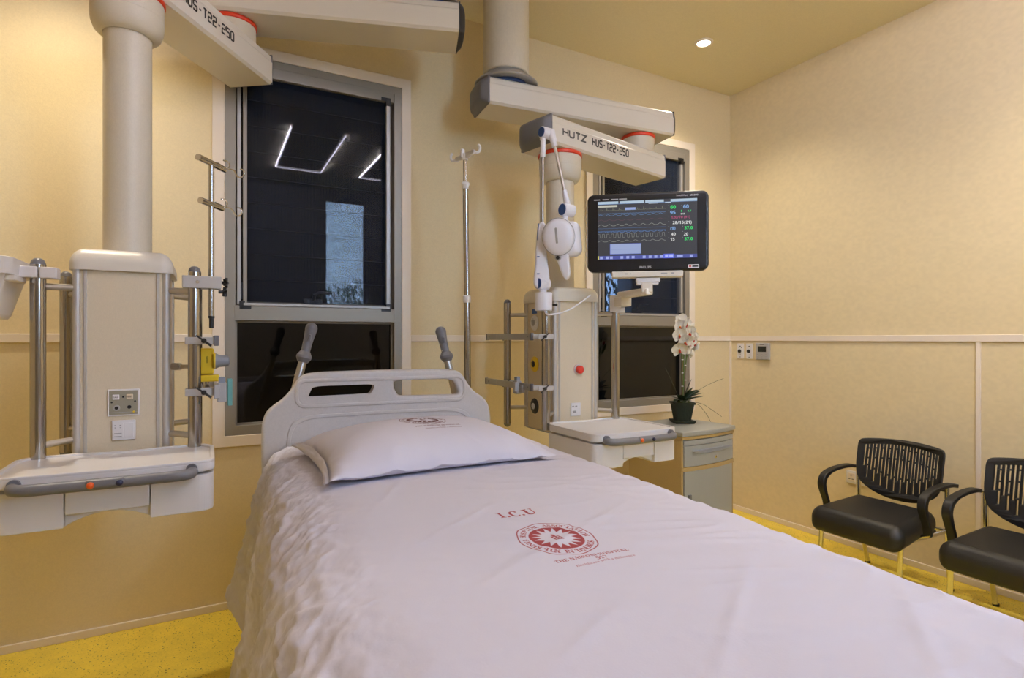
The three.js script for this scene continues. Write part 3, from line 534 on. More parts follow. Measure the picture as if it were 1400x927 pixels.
// ---------------------------------------------------------------- the bed
const BED = [0.672, 0, 1.907], BEDTURN = rad(-4);
const bedPlastic = std(lin(0.64, 0.605, 0.59), 0.42, 0, { map: grain });
{
  const t = thing('hospital_bed', 'hospital bed with a pale grey headboard with two grip slots, under a white sheet', 'bed', BED, BEDTURN);
  // headboard: outline and slots traced in metres
  const out = new THREE.Shape([...[[-0.555, 0.52], [-0.555, 0.62]].map((p) => new THREE.Vector2(...p)),
    ...spline([[-0.556, 0.80], [-0.556, 1.00], [-0.552, 1.045], [-0.536, 1.088], [-0.505, 1.118], [-0.477, 1.138], [-0.445, 1.172], [-0.412, 1.222], [-0.385, 1.244], [-0.345, 1.252], [-0.20, 1.256], [-0.033, 1.257], [0.13, 1.256], [0.28, 1.252], [0.318, 1.244], [0.345, 1.222], [0.378, 1.172], [0.41, 1.138], [0.440, 1.118], [0.470, 1.088], [0.486, 1.045], [0.490, 1.00], [0.490, 0.80]], 120),
    ...[[0.489, 0.62], [0.489, 0.52]].map((p) => new THREE.Vector2(...p))]);
  const slot = (pts) => { const p = new THREE.Path(); spline(pts, 60, true).forEach((q, i) => (i ? p.lineTo(q.x, q.y) : p.moveTo(q.x, q.y))); return p; };
  out.holes.push(slot([[-0.385, 1.142], [-0.376, 1.17], [-0.362, 1.196], [-0.335, 1.205], [-0.22, 1.207], [-0.10, 1.207], [-0.074, 1.200], [-0.072, 1.182], [-0.082, 1.155], [-0.098, 1.138], [-0.14, 1.134], [-0.25, 1.132], [-0.35, 1.131], [-0.378, 1.132]]));
  out.holes.push(slot([[0.319, 1.142], [0.310, 1.17], [0.296, 1.196], [0.269, 1.205], [0.154, 1.207], [0.034, 1.207], [0.008, 1.200], [0.006, 1.182], [0.016, 1.155], [0.032, 1.138], [0.074, 1.134], [0.184, 1.132], [0.284, 1.131], [0.312, 1.132]]));
  const hb = part('headboard', extrude(out, 0.05, 0.014, 4, 5), bedPlastic, t, [0, 0, -1.24]);
  // raised lips around the slots and the sunk panel below, as real relief
  const lip = (x0, x1, y0, y1, r, t2) => { const s = roundRect(x1 - x0, y1 - y0, r, (x0 + x1) / 2, (y0 + y1) / 2); s.holes.push(roundRect(x1 - x0 - t2 * 2, y1 - y0 - t2 * 2, r - t2, (x0 + x1) / 2, (y0 + y1) / 2, THREE.Path)); return extrude(s, 0.012, 0.005, 10, 3); };
  part('slot_surround', lip(-0.425, 0.358, 1.098, 1.226, 0.045, 0.016), bedPlastic, hb, [0, 0, 0.043]);
  const arch = spline([[-0.455, 0.72], [-0.455, 0.98], [-0.435, 1.035], [-0.385, 1.062], [-0.20, 1.070], [-0.033, 1.072], [0.13, 1.070], [0.32, 1.062], [0.37, 1.035], [0.39, 0.98], [0.39, 0.72]], 60);
  const archIn = arch.map((p) => new THREE.Vector2((p.x + .033) * 0.965 - .033, p.y - 0.016)).reverse();
  part('panel_moulding', extrude(new THREE.Shape([...arch, ...archIn]), 0.012, 0.004, 4, 3), bedPlastic, hb, [0, 0, 0.043]);
  // push handles behind the headboard
  for (const [x0, y0, x1, y1] of [[-0.415, 1.18, -0.345, 1.452], [0.322, 1.18, 0.268, 1.440]]) {
    const g = new THREE.Group(); g.name = 'push_handle'; t.add(g);
    const P = (k, dz = 0) => [x0 + (x1 - x0) * k, y0 + (y1 - y0) * k, -1.285 - 0.03 * k + dz];
    part('handle_tube', rod(P(-0.9), P(0.5), 0.018, 16), aluminium, g);
    part('handle_collar', merge([rod(P(0.42), P(0.49), 0.022, 18, 0.033), rod(P(0.49), P(0.53), 0.033, 18, 0.033), rod(P(0.53), P(0.60), 0.033, 18, 0.022)]), capGrey, g);
    part('handle_grip', merge([rod(P(0.58), P(0.95), 0.0195, 18, 0.023), at(new THREE.SphereGeometry(0.027, 20, 14), ...P(0.985)), rod(P(0.80), P(0.985), 0.0215, 18, 0.027)]), capGrey, g);
    part('release_trigger', rod(P(0.78, 0.02), P(0.88, 0.028), 0.010, 12, 0.006), handleGrey, g);
    for (const k of [0.22, 0.62, 0.75]) part('rivet', at(new THREE.SphereGeometry(0.004, 8, 6), P(k)[0] - 0.018, P(k)[1], P(k)[2] + 0.006), chrome, g);
  }
  // mattress, deck, side rails folded under the sheet, frame, base, castors, footboard
  part('mattress', at(rbox(0.80, 0.15, 2.20, 0.05, 4), -0.01, 0.866, -0.02), std(lin(0.30, 0.33, 0.42), 0.7), t);
  part('deck', at(rbox(0.86, 0.05, 2.24, 0.01), -0.02, 0.762, -0.03), satinGrey, t);
  for (const [x, h] of [[-0.50, 0.80], [0.50, 0.88]]) for (const z of [-0.55, 0.45]) { const s = part('side_rail', at(rbox(0.03, h - 0.52, 0.82, 0.014, 3), x, (h + 0.52) / 2, z), bedPlastic, t); part('rail_arm', rod([x * .8, 0.58, z], [x, 0.66, z], 0.016, 10), satinGrey, s); }
  part('under_frame', merge([at(rbox(0.05, 0.06, 2.1, 0.006), -0.33, 0.70, -0.03), at(rbox(0.05, 0.06, 2.1, 0.006), 0.30, 0.70, -0.03), at(rbox(0.68, 0.05, 0.06, 0.006), -0.015, 0.70, -1.0), at(rbox(0.68, 0.05, 0.06, 0.006), -0.015, 0.70, 0.95), at(rbox(0.9, 0.08, 0.05, 0.006), -0.03, 0.62, -1.19), at(rbox(0.08, 0.10, 0.2, 0.006), -0.03, 0.66, -1.1)]), satinGrey, t);
  for (const z of [-0.6, 0.6]) part('lift_column', at(rbox(0.16, 0.46, 0.16, 0.02), -0.015, 0.45, z), bedPlastic, t);
  part('base_frame', merge([at(rbox(0.60, 0.07, 1.8, 0.02), -0.015, 0.20, 0), at(rbox(0.82, 0.06, 0.10, 0.02), -0.015, 0.19, -0.82), at(rbox(0.82, 0.06, 0.10, 0.02), -0.015, 0.19, 0.82)]), bedPlastic, t);
  for (const x of [-0.40, 0.37]) for (const z of [-0.82, 0.82]) { const w = part('castor', at(cyl(0.075, 0.04, 28), x, 0.075, z, 0, 0, PI / 2), blackPlastic, t); part('castor_fork', at(rbox(0.06, 0.12, 0.05, 0.012), x, 0.135, z), bedPlastic, w); }
  part('footboard', extrude(roundRect(1.0, 0.5, 0.08, -0.03, 0.76), 0.04, 0.012, 10, 4), bedPlastic, t, [0, 0, 1.19]);
}

// the hospital emblem, as it is printed on the linen
function emblem(c, cx, cy, r, col, opt = {}) {
  c.save(); c.translate(cx, cy); c.strokeStyle = c.fillStyle = col;
  c.lineWidth = r * 0.028; c.beginPath();
  for (let i = 0; i <= 180; i++) { const a = i / 180 * 2 * PI, q = r * (1 + 0.018 * Math.cos(8 * a)); i ? c.lineTo(q * Math.cos(a), q * Math.sin(a)) : c.moveTo(q * Math.cos(a), q * Math.sin(a)); } c.stroke();
  c.beginPath(); c.arc(0, 0, r * 0.70, 0, 2 * PI); c.fill();
  c.fillStyle = opt.ground; c.beginPath();
  for (let i = 0; i < 32; i++) { const a = i / 32 * 2 * PI - PI / 2, q = i % 2 ? r * 0.40 : r * 0.64; i ? c.lineTo(q * Math.cos(a), q * Math.sin(a)) : c.moveTo(q * Math.cos(a), q * Math.sin(a)); } c.fill();
  c.fillStyle = col; c.beginPath(); c.ellipse(0, -r * .17, r * .055, r * .07, 0, 0, 2 * PI); c.fill(); c.fillRect(-r * .12, -r * .10, r * .24, r * .28); c.fillStyle = opt.ground; for (const [x, y] of [[-.08, -.05], [.02, -.05], [-.08, .06], [.02, .06]]) c.fillRect(x * r, y * r, r * .06, r * .07);
  c.fillStyle = col; c.textAlign = 'center'; c.textBaseline = 'middle';
  const arc = (text, from, to, rr, flip) => { const n = text.length; for (let i = 0; i < n; i++) { const a = from + (to - from) * (n > 1 ? i / (n - 1) : .5); c.save(); c.rotate(a); c.translate(0, flip ? rr : -rr); c.fillText(text[i], 0, 0); c.restore(); } };
  c.font = `bold ${r * 0.20}px serif`; arc('KENYA HOSPITAL ASSOCIATION', -2.05, 2.05 * .82, r * 0.85, false);
  c.font = `bold ${r * 0.22}px serif`; arc('LUX IN TENEBRIS', 0.80, -0.95, r * 0.845, true);
  for (const a of [2.2, -2.25]) { c.beginPath(); c.arc(Math.sin(a) * r * .85, -Math.cos(a) * r * .85, r * .03, 0, 2 * PI); c.fill(); }
  c.font = `bold ${r * 0.165}px serif`; c.fillText('THE NAIROBI HOSPITAL', r * .22, r * 1.17);
  c.font = `bold ${r * 0.19}px serif`; c.fillText('517', r * .34, r * 1.35);
  c.font = `italic ${r * 0.12}px serif`; c.fillText('Healthcare with a difference', r * .34, r * 1.50);
  c.restore();
}
const SHEET_W = 2.2, SHEET_L = 2.44, SHEET_Z0 = -1.17;
const linenGround = '#d4d0da';
const sheetMap = canvasTexture(2048, 2048, (c, w, h) => {
  c.fillStyle = linenGround; c.fillRect(0, 0, w, h);
  const X = (x) => (x / SHEET_W + 0.5) * w, Y = (z) => (z - SHEET_Z0) / SHEET_L * h, k = w / SHEET_W;
  c.save(); c.translate(X(0.034), Y(0.318)); c.scale(1, 1.2 * (h / SHEET_L) / (w / SHEET_W)); emblem(c, 0, 0, 0.085 * k, '#9c3f42', { ground: linenGround }); c.restore();
  c.fillStyle = '#9c3f42'; c.font = `bold ${0.040 * k}px serif`; c.textAlign = 'center'; c.save(); c.translate(X(0.026), Y(0.142)); c.scale(1.05, 1.3); c.fillText('I.C.U', 0, 0); c.restore();
});
const weave = dataTexture(256, (x, y) => { const v = 128 + 60 * Math.sin(x * PI / 2) * Math.cos(y * PI / 2) + 60 * (nB(x, y) - .5); return [v, v, v]; }, 1);
const weaveBump = weave.clone(); weaveBump.repeat.set(24, 24);
const linen = std(0xffffff, 0.85, 0, { map: sheetMap, bumpMap: weaveBump, bumpScale: 0.0004, sheen: 0.15, sheenRoughness: 0.6, side: THREE.DoubleSide });
{
  // cross-section of the draped sheet, arc-length parametrised, sheet centre at x = 0
  const left = [[0, 0.957], [-0.20, 0.957], [-0.33, 0.956], [-0.40, 0.950], [-0.46, 0.934], [-0.515, 0.900], [-0.548, 0.845], [-0.566, 0.765], [-0.580, 0.66], [-0.600, 0.53], [-0.628, 0.375]];
  const right = [[0, 0.957], [0.20, 0.957], [0.42, 0.957], [0.505, 0.954], [0.543, 0.945], [0.560, 0.925], [0.566, 0.89], [0.572, 0.80], [0.58, 0.66], [0.60, 0.53], [0.62, 0.40]];
  const cL = new THREE.CatmullRomCurve3(left.map(([x, y]) => new V3(x, y, 0)), false, 'centripetal'), cR = new THREE.CatmullRomCurve3(right.map(([x, y]) => new V3(x, y, 0)), false, 'centripetal');
  const lenL = cL.getLength(), lenR = cR.getLength(), NU = 300, NV = 330;
  const pL = cL.getSpacedPoints(600), pR = cR.getSpacedPoints(600), tmp = new V3();
  const base = (s) => { const L = s < 0 ? lenL : lenR, arr = s < 0 ? pL : pR, k = Math.min(1, Math.abs(s) / L) * 600, i = Math.min(599, Math.floor(k)); return tmp.copy(arr[i]).lerp(arr[i + 1], k - i); };
  const fbm = (x, y, z) => nz(x, y, z) + 0.5 * nz(x * 2.1, y * 2.1, z + 5) + 0.25 * nz(x * 4.3, y * 4.3, z + 9);
  const ridge = (v) => 1 - Math.abs(v);                                    // sharp crests
  // straight ironed creases on the top, as pairs of points in sheet coordinates
  const creases = [[-0.30, -0.2, 0.55, -0.55], [-0.33, 0.55, 0.52, 0.05], [-0.20, 1.0, 0.50, 0.45], [-0.35, 0.05, -0.05, -0.55], [0.10, 1.1, 0.56, 0.72], [-0.36, 0.32, 0.1, -0.05], [0.2, -0.1, 0.56, 0.1], [0.25, 0.2, 0.56, 0.36], [0.3, -0.3, 0.56, -0.18], [-0.30, 0.8, 0.02, 0.62]];
  const seg = (x, y, [a, b, c, d]) => { const dx = c - a, dy = d - b, t = Math.max(0, Math.min(1, ((x - a) * dx + (y - b) * dy) / (dx * dx + dy * dy))); return [Math.hypot(x - a - t * dx, y - b - t * dy), t]; };
  const g = gridGeo(NU, NV, (u, v) => {
    const s = -lenL + u * (lenL + lenR), zl = SHEET_Z0 + v * SHEET_L, p = base(s); let x = p.x, y = p.y, z = Math.min(zl, 1.17);
    if (zl > 1.17) y = Math.min(y, 0.957 - (zl - 1.17) * 1.0);
    const drop = Math.max(0, Math.min(1, (-s - 0.34) / 0.16)), dropR = Math.max(0, Math.min(1, (s - 0.52) / 0.08)), flat = 1 - Math.max(drop, dropR);
    // normal of the section
    const q = base(s + 0.01).clone(), o2 = base(s - 0.01).clone(), tx = q.x - o2.x, ty = q.y - o2.y, tl = Math.hypot(tx, ty) || 1, nx = -ty / tl, ny = tx / tl;
    let d = 0;
    // crumpled left drop: crossing folds that fan out downwards
    if (drop > 0) {
      const wx = zl + 0.10 * nz(s * 4, zl * 3, 2.5), w1 = nz(wx * 6.5 + s * 2.2, s * 2.4 - zl * 0.8, 1.3), w2 = nz(wx * 12 - s * 6, s * 5 + zl * 2, 4.1), w3 = nz(wx * 5 + s * 9, s * 6.5 - zl * 5, 8.2), low = Math.max(0, -s - 0.55);
      d += drop * (0.010 * Math.pow(ridge(w1 * 1.15), 2.6) - 0.006 + 0.008 * (Math.pow(ridge(w2 * 1.2), 4) - .4) + 0.007 * (Math.pow(ridge(w3 * 1.1), 4) - .4) + 0.004 * (Math.pow(ridge(nz(wx * 22 - s * 25, s * 20 + zl * 12, 6.1) * 1.4), 5) - .4) + 0.0045 * (Math.pow(ridge(nz(wx * 17 + s * 14, s * 15 - zl * 9, 3.7) * 1.3), 4) - .4) + 0.0010 * nz(zl * 34, s * 30, 2));
      d += low * 0.05 * Math.sin(zl * 11 + 2.2 * nz(zl * 2.2, 3, 1));
    }
    if (dropR > 0) d += dropR * (0.0035 * fbm(zl * 6, s * 3, 7) + 0.05 * Math.max(0, s - 0.75) * Math.sin(zl * 14));
    // nearly flat top: faint ripples and creases
    const edge = Math.max(0, (s - 0.05) / 0.5);
    d += flat * (0.0030 * fbm(s * 2.6, zl * 2.2, 3.3) + 0.0045 * (0.4 + edge) * Math.pow(ridge(nz(s * 4 + zl * 5 + 1.2 * nz(s * 3, zl * 3, 8), zl * 13 - s * 5, 6.6)), 4) + 0.0006 * nz(s * 40, zl * 40, 1));
    for (const c of creases) { const [dd, t] = seg(s, zl, c); if (dd < 0.02) d += flat * 0.0026 * (1 - dd / 0.02) * Math.sin(t * PI); }
    x += nx * d; y += ny * d;
    if (s < 0) { z += drop * 0.012 * fbm(s * 5, zl * 3, 11); y += Math.max(0, -s - 0.6) * 0.06 * Math.sin(zl * 4.2 + 0.4); x -= Math.max(0, -s - 0.5) * 0.20 * Math.max(0, (-0.75 - zl)); }
    return [x, y, z];
  }, (u, v) => [(-lenL + u * (lenL + lenR)) / SHEET_W + 0.5, 1 - v]);
  const o = thing('bed_sheet', 'white draped bed sheet with a red printed emblem and I.C.U lettering', 'bed sheet', BED, BEDTURN);
  part('sheet_cloth', g, linen, o);
}
{
  const pw = 0.40, pd = 0.315;
  const PW = 0.86, pillowMap = canvasTexture(1024, 1024, (c, w, h) => {
    c.fillStyle = linenGround; c.fillRect(0, 0, w, h); const k = w / PW;
    c.save(); c.translate(w / 2 + 0.002 * k, h / 2 + 0.000 * k); c.rotate(-0.03); emblem(c, 0, 0, 0.086 * k, '#5e2b2a', { ground: linenGround }); c.restore();
  });
  const t = thing('pillow', 'white pillow with a dark red printed emblem against the headboard', 'pillow', [BED[0] - 0.0 + 0.035, 0.9635, BED[2] - 0.645], rad(1.0));
  const sideH = (a, b) => Math.pow(Math.max(0, 1 - Math.pow(Math.abs(a), 3.2)), 0.62) * Math.pow(Math.max(0, 1 - Math.pow(Math.abs(b), 2.8)), 0.62);
  const shape = (a, b) => { const pin = 0.045 * (1 - a * a) , pinb = 0.03 * (1 - b * b); return [a * (pw - pinb), b * (pd - pin)]; };   // edges drawn in between the corners
  const top = gridGeo(130, 110, (u, v) => {
    const a = u * 2 - 1, b = v * 2 - 1, [x, z] = shape(a, b), h = sideH(a, b), lean = 1 - 0.03 * b;
    const wr = 0.006 * (nz(x * 9 + 3 * z, z * 5, 2) + 0.6 * nz(x * 18, z * 11 - x * 6, 5)) * (0.35 + 0.65 * (1 - h)) + 0.008 * h * nz(x * 4, z * 5, 9) + 0.006 * Math.pow(1 - Math.abs(nz(x * 7 - z * 6, z * 5 + x * 3, 14)), 5) * (1 - h);
    const lift = 0.016 + 0.014 * Math.max(0, Math.abs(a) - 0.6) * Math.max(0, -b);
    return [x, lift + 0.118 * h * lean + wr, z];
  }, (u, v, p) => [p[0] / PW + 0.5, 0.5 - p[2] / PW]);
  const bottom = gridGeo(130, 40, (u, v) => {
    const a = u * 2 - 1, b = 1 - v * 2, [x, z] = shape(a, b), h = sideH(a, b), lift = 0.016 + 0.014 * Math.max(0, Math.abs(a) - 0.6) * Math.max(0, -b);
    const wr = 0.006 * (nz(x * 9 + 3 * z, z * 5, 2) + 0.6 * nz(x * 18, z * 11 - x * 6, 5)) * (0.35 + 0.65 * (1 - h)) + 0.006 * Math.pow(1 - Math.abs(nz(x * 7 - z * 6, z * 5 + x * 3, 14)), 5) * (1 - h);
    return [x, (lift + wr) * (1 - Math.min(1, h * 3)) + 0.004 * Math.min(1, h * 3), z];
  }, (u, v, p) => [0.02 + p[0] * 0.01, 0.02 + p[2] * 0.01]);
  part('pillow_case', merge([top, bottom]), std(0xffffff, 0.85, 0, { map: pillowMap, sheen: 0.15, sheenRoughness: 0.6, side: THREE.DoubleSide }), t);
  // open end of the case: a hem flap folded over the left end
  const flap = gridGeo(14, 60, (u, v) => {
    const b = v * 2 - 1, [x, z] = shape(-1, b * 0.99), k = u;
    return [x - 0.002 - 0.014 * Math.sin(k * 2.4) , 0.018 + 0.014 * Math.max(0, -b) + 0.028 * (1 - Math.pow(Math.abs(b), 3)) * (1 - k) * 0.9 + 0.004 * nz(z * 14, k * 3, 4) - 0.010 * k, z * (1 - 0.01 * k)];
  });
  part('case_hem', flap, std(lin(0.66, 0.64, 0.71), 0.85, 0, { side: THREE.DoubleSide }), t);
}
// ---------------------------------------------------------------- drip stand at the bed head
{
  const t = thing('drip_stand', 'telescopic steel drip stand with a white hook head behind the headboard', 'drip stand', [1.181, 0, 0.60]);
  part('lower_tube', rod([0.012, 0.60, 0], [0.0, 1.60, 0], 0.0165, 20), steel, t); part('middle_tube', rod([0.0, 1.60, 0], [-0.008, 2.19, 0], 0.0145, 20), steel, t); part('upper_tube', rod([-0.008, 2.18, 0], [-0.010, 2.335, 0], 0.011, 20), chrome, t);
  part('tube_collar', lathe([[0.011, 0.018], [0.016, 0.016], [0.022, 0.008], [0.022, 0.002], [0.017, -0.003], [0.017, -0.020], [0.011, -0.020]], 24), whitePlastic, t, [-0.008, 2.195, 0]);
  part('tube_collar', lathe([[0.0145, 0.02], [0.020, 0.018], [0.021, 0.0], [0.019, -0.016], [0.0145, -0.018]], 24), whitePlastic, t, [0, 1.605, 0]);
  part('tube_collar', lathe([[0.016, 0.016], [0.021, 0.014], [0.021, -0.014], [0.016, -0.016]], 20), capGrey, t, [0.006, 1.12, 0]);
  const hd = new THREE.Group(); hd.name = 'hook_head'; t.add(hd); hd.position.set(-0.010, 2.335, 0); hd.rotation.y = rad(-80);
  part('hub', merge([rod([0, -0.012, 0], [0, 0.022, 0], 0.015, 18), at(rbox(0.020, 0.05, 0.022, 0.008, 3), -0.010, 0.022, 0.01), at(rbox(0.016, 0.03, 0.02, 0.007, 3), 0.018, 0.012, -0.008)]), whitePlastic, hd);
  const hookArm = (s) => merge([at(extrude(new THREE.Shape(spline([[0, -0.006], [0.040, -0.001], [0.086, 0.004], [0.086, 0.020], [0.040, 0.021], [0, 0.022]], 30, true)), 0.014, 0.003, 4, 2), 0, 0, -0.007), tube([[0.080, 0.012, 0], [0.092, 0.006, -0.008], [0.102, 0.010, -0.016], [0.106, 0.030, -0.020], [0.100, 0.046, -0.014]], 0.0065, 20, 10)].map((q) => { const n = q.index ? q.toNonIndexed() : q; if (s < 0) n.rotateY(PI); return n; }));
  part('hook_arm', hookArm(1), whitePlastic, hd); part('hook_arm', hookArm(-1), whitePlastic, hd);
  part('bed_socket', at(rbox(0.06, 0.10, 0.08, 0.008), 0.012, 0.62, 0.0), satinGrey, t);
}
// ---------------------------------------------------------------- examination lamp on the right pendant
{
  const t = thing('examination_lamp', 'white jointed examination lamp with blue joint discs, clamped to the pendant post', 'lamp', [rPX, 0, rZ1], rad(-28.26));
  const K = 2.865 / 774, X = (px) => (px - 746) * K, Y = (py) => 1.4 + (463.5 - py) * K, white = std(lin(0.80, 0.78, 0.82), 0.32);
  const JA = rad(34), jcyl = (r, len, px, py, z, off = 0) => { const g = cyl(r, len, 28); g.rotateZ(PI / 2); g.rotateY(JA); return g.translate(X(px) - off * Math.cos(JA), Y(py), z + off * Math.sin(JA)); };
  const mt = part('post_mount', at(lathe([[0.021, 0], [0.040, 0], [0.044, 0.004], [0.044, 0.088], [0.041, 0.092], [0, 0.092]], 32), X(743), Y(425), 0.0), white, t);
  part('mount_screw', merge([rod([X(755), Y(417), 0.01], [X(759), Y(417), 0.012], 0.006, 10), at(new THREE.SphereGeometry(0.008, 10, 8), X(760), Y(417), 0.012)]), blackPlastic, mt);
  part('base_joint', merge([at(cyl(0.020, 0.05, 24), X(742), Y(396), 0, 0, 0, 0), jcyl(0.030, 0.060, 742, 388, 0)]), white, t);
  const disc = (px, py, r, z, half) => part('joint_disc', jcyl(r, 0.006, px, py, z, half), bluePlastic, t, null, null, 'blue joint disc');
  disc(742, 388, 0.0265, 0, 0.0305);
  const body = extrude(new THREE.Shape(spline([[X(731), Y(392)], [X(731.5), Y(360)], [X(734), Y(320)], [X(736), Y(307)], [X(741), Y(304)], [X(745), Y(307)], [X(745), Y(325)], [X(748), Y(355)], [X(751), Y(380)], [X(750), Y(393)], [X(741), Y(397)]], 80, true)), 0.046, 0.010, 4, 4);
  part('spring_arm', at(body, 0, 0, -0.023), white, t);
  part('arm_stripe', at(rbox(0.004, 0.085, 0.010, 0.002), X(735), Y(318), 0.018, 0, 0, -0.06), bluePlastic, t);
  for (const y of [352, 375]) part('arm_mark', at(rbox(0.014, 0.006, 0.004, 0.002), X(735.5), Y(y), 0.0225), bluePlastic, t);
  part('upright_rod', merge([rod([X(741.5), Y(306), 0], [X(742), Y(205), 0], 0.0075, 14), rod([X(738.8), Y(306), -0.012], [X(739), Y(205), -0.012], 0.004, 10)]), aluminium, t);
  part('rod_sleeve', rod([X(742), Y(215), 0], [X(742.5), Y(190), 0], 0.0135, 16), white, t);
  part('elbow', merge([jcyl(0.028, 0.062, 747, 182, 0), rod([X(753), Y(180), 0], [X(757), Y(196), 0.01], 0.021, 18, 0.016), rod([X(742), Y(192), 0], [X(743), Y(184), 0], 0.016, 16)]), white, t);
  disc(747, 182, 0.0245, 0, 0.0315);
  part('lower_sleeve', rod([X(756.2), Y(193), 0.008], [X(758.5), Y(202), 0.012], 0.0150, 16, 0.0150), white, t);
  part('descending_rod', rod([X(757.5), Y(198), 0.011], [X(772), Y(272), 0.05], 0.0085, 16), aluminium, t);
  part('rod_sleeve', rod([X(770.2), Y(264), 0.046], [X(775), Y(286), 0.056], 0.0130, 16, 0.0165), white, t);
  part('head_joint', merge([jcyl(0.031, 0.064, 774, 291, 0.056), rod([X(771), Y(298), 0.056], [X(771), Y(305), 0.056], 0.013, 14)]), white, t);
  disc(774, 291, 0.0275, 0.056, 0.0325);
  // lamp head: a deep rounded shell, its back towards the room
  const hd = new THREE.Group(); hd.name = 'lamp_head'; t.add(hd); hd.position.set(X(763.5), Y(327), 0.056); hd.rotation.set(0.12, -0.25, 0.10); hd.scale.setScalar(1.17);
  const shell = lathe([[0, 0.052], [0.030, 0.051], [0.052, 0.046], [0.064, 0.038], [0.069, 0.026], [0.073, 0.010], [0.074, -0.02], [0.070, -0.05], [0.055, -0.062], [0, -0.064]], 48); shell.rotateX(PI / 2); shell.scale(1, 1.12, 1);
  part('head_shell', shell, white, hd);
  part('head_hood', at(rbox(0.085, 0.150, 0.095, 0.034, 6), 0.045, -0.014, -0.02), white, hd);
  part('head_seam', (() => { const g = new THREE.TorusGeometry(0.0695, 0.0013, 6, 60); g.scale(1, 1.12, 1); return g; })(), satinGrey, hd, [0, 0, 0.027]);
  part('grip_mark', at(extrude(roundRect(0.010, 0.066, 0.005), 0.003, 0.001, 6, 1), -0.004, 0.004, 0.0495), satinGrey, hd);
  part('head_handle', at(extrude(new THREE.Shape(spline([[-0.035, -0.060], [0.02, -0.062], [0.022, -0.10], [0.018, -0.165], [0.004, -0.178], [-0.008, -0.165], [-0.024, -0.11]], 50, true)), 0.034, 0.010, 4, 4), 0.012, -0.005, -0.012), white, hd);
  part('handle_button', merge([at(dotGeo(0.013, 0.008), -0.010, -0.086, 0.026)]), satinGrey, hd); part('handle_button', at(dotGeo(0.008, 0.008), -0.010, -0.086, 0.028), blackPlastic, hd);
  part('power_cable', tube([[X(744), Y(424), 0.02], [X(747), Y(430), 0.035], [X(757), Y(430), 0.04], [X(775), Y(425), 0.03], [X(795), Y(413), -0.03], [X(812), Y(401), -0.13]], 0.0042, 50, 8), white, t, null, null, 'thin white cable');
}
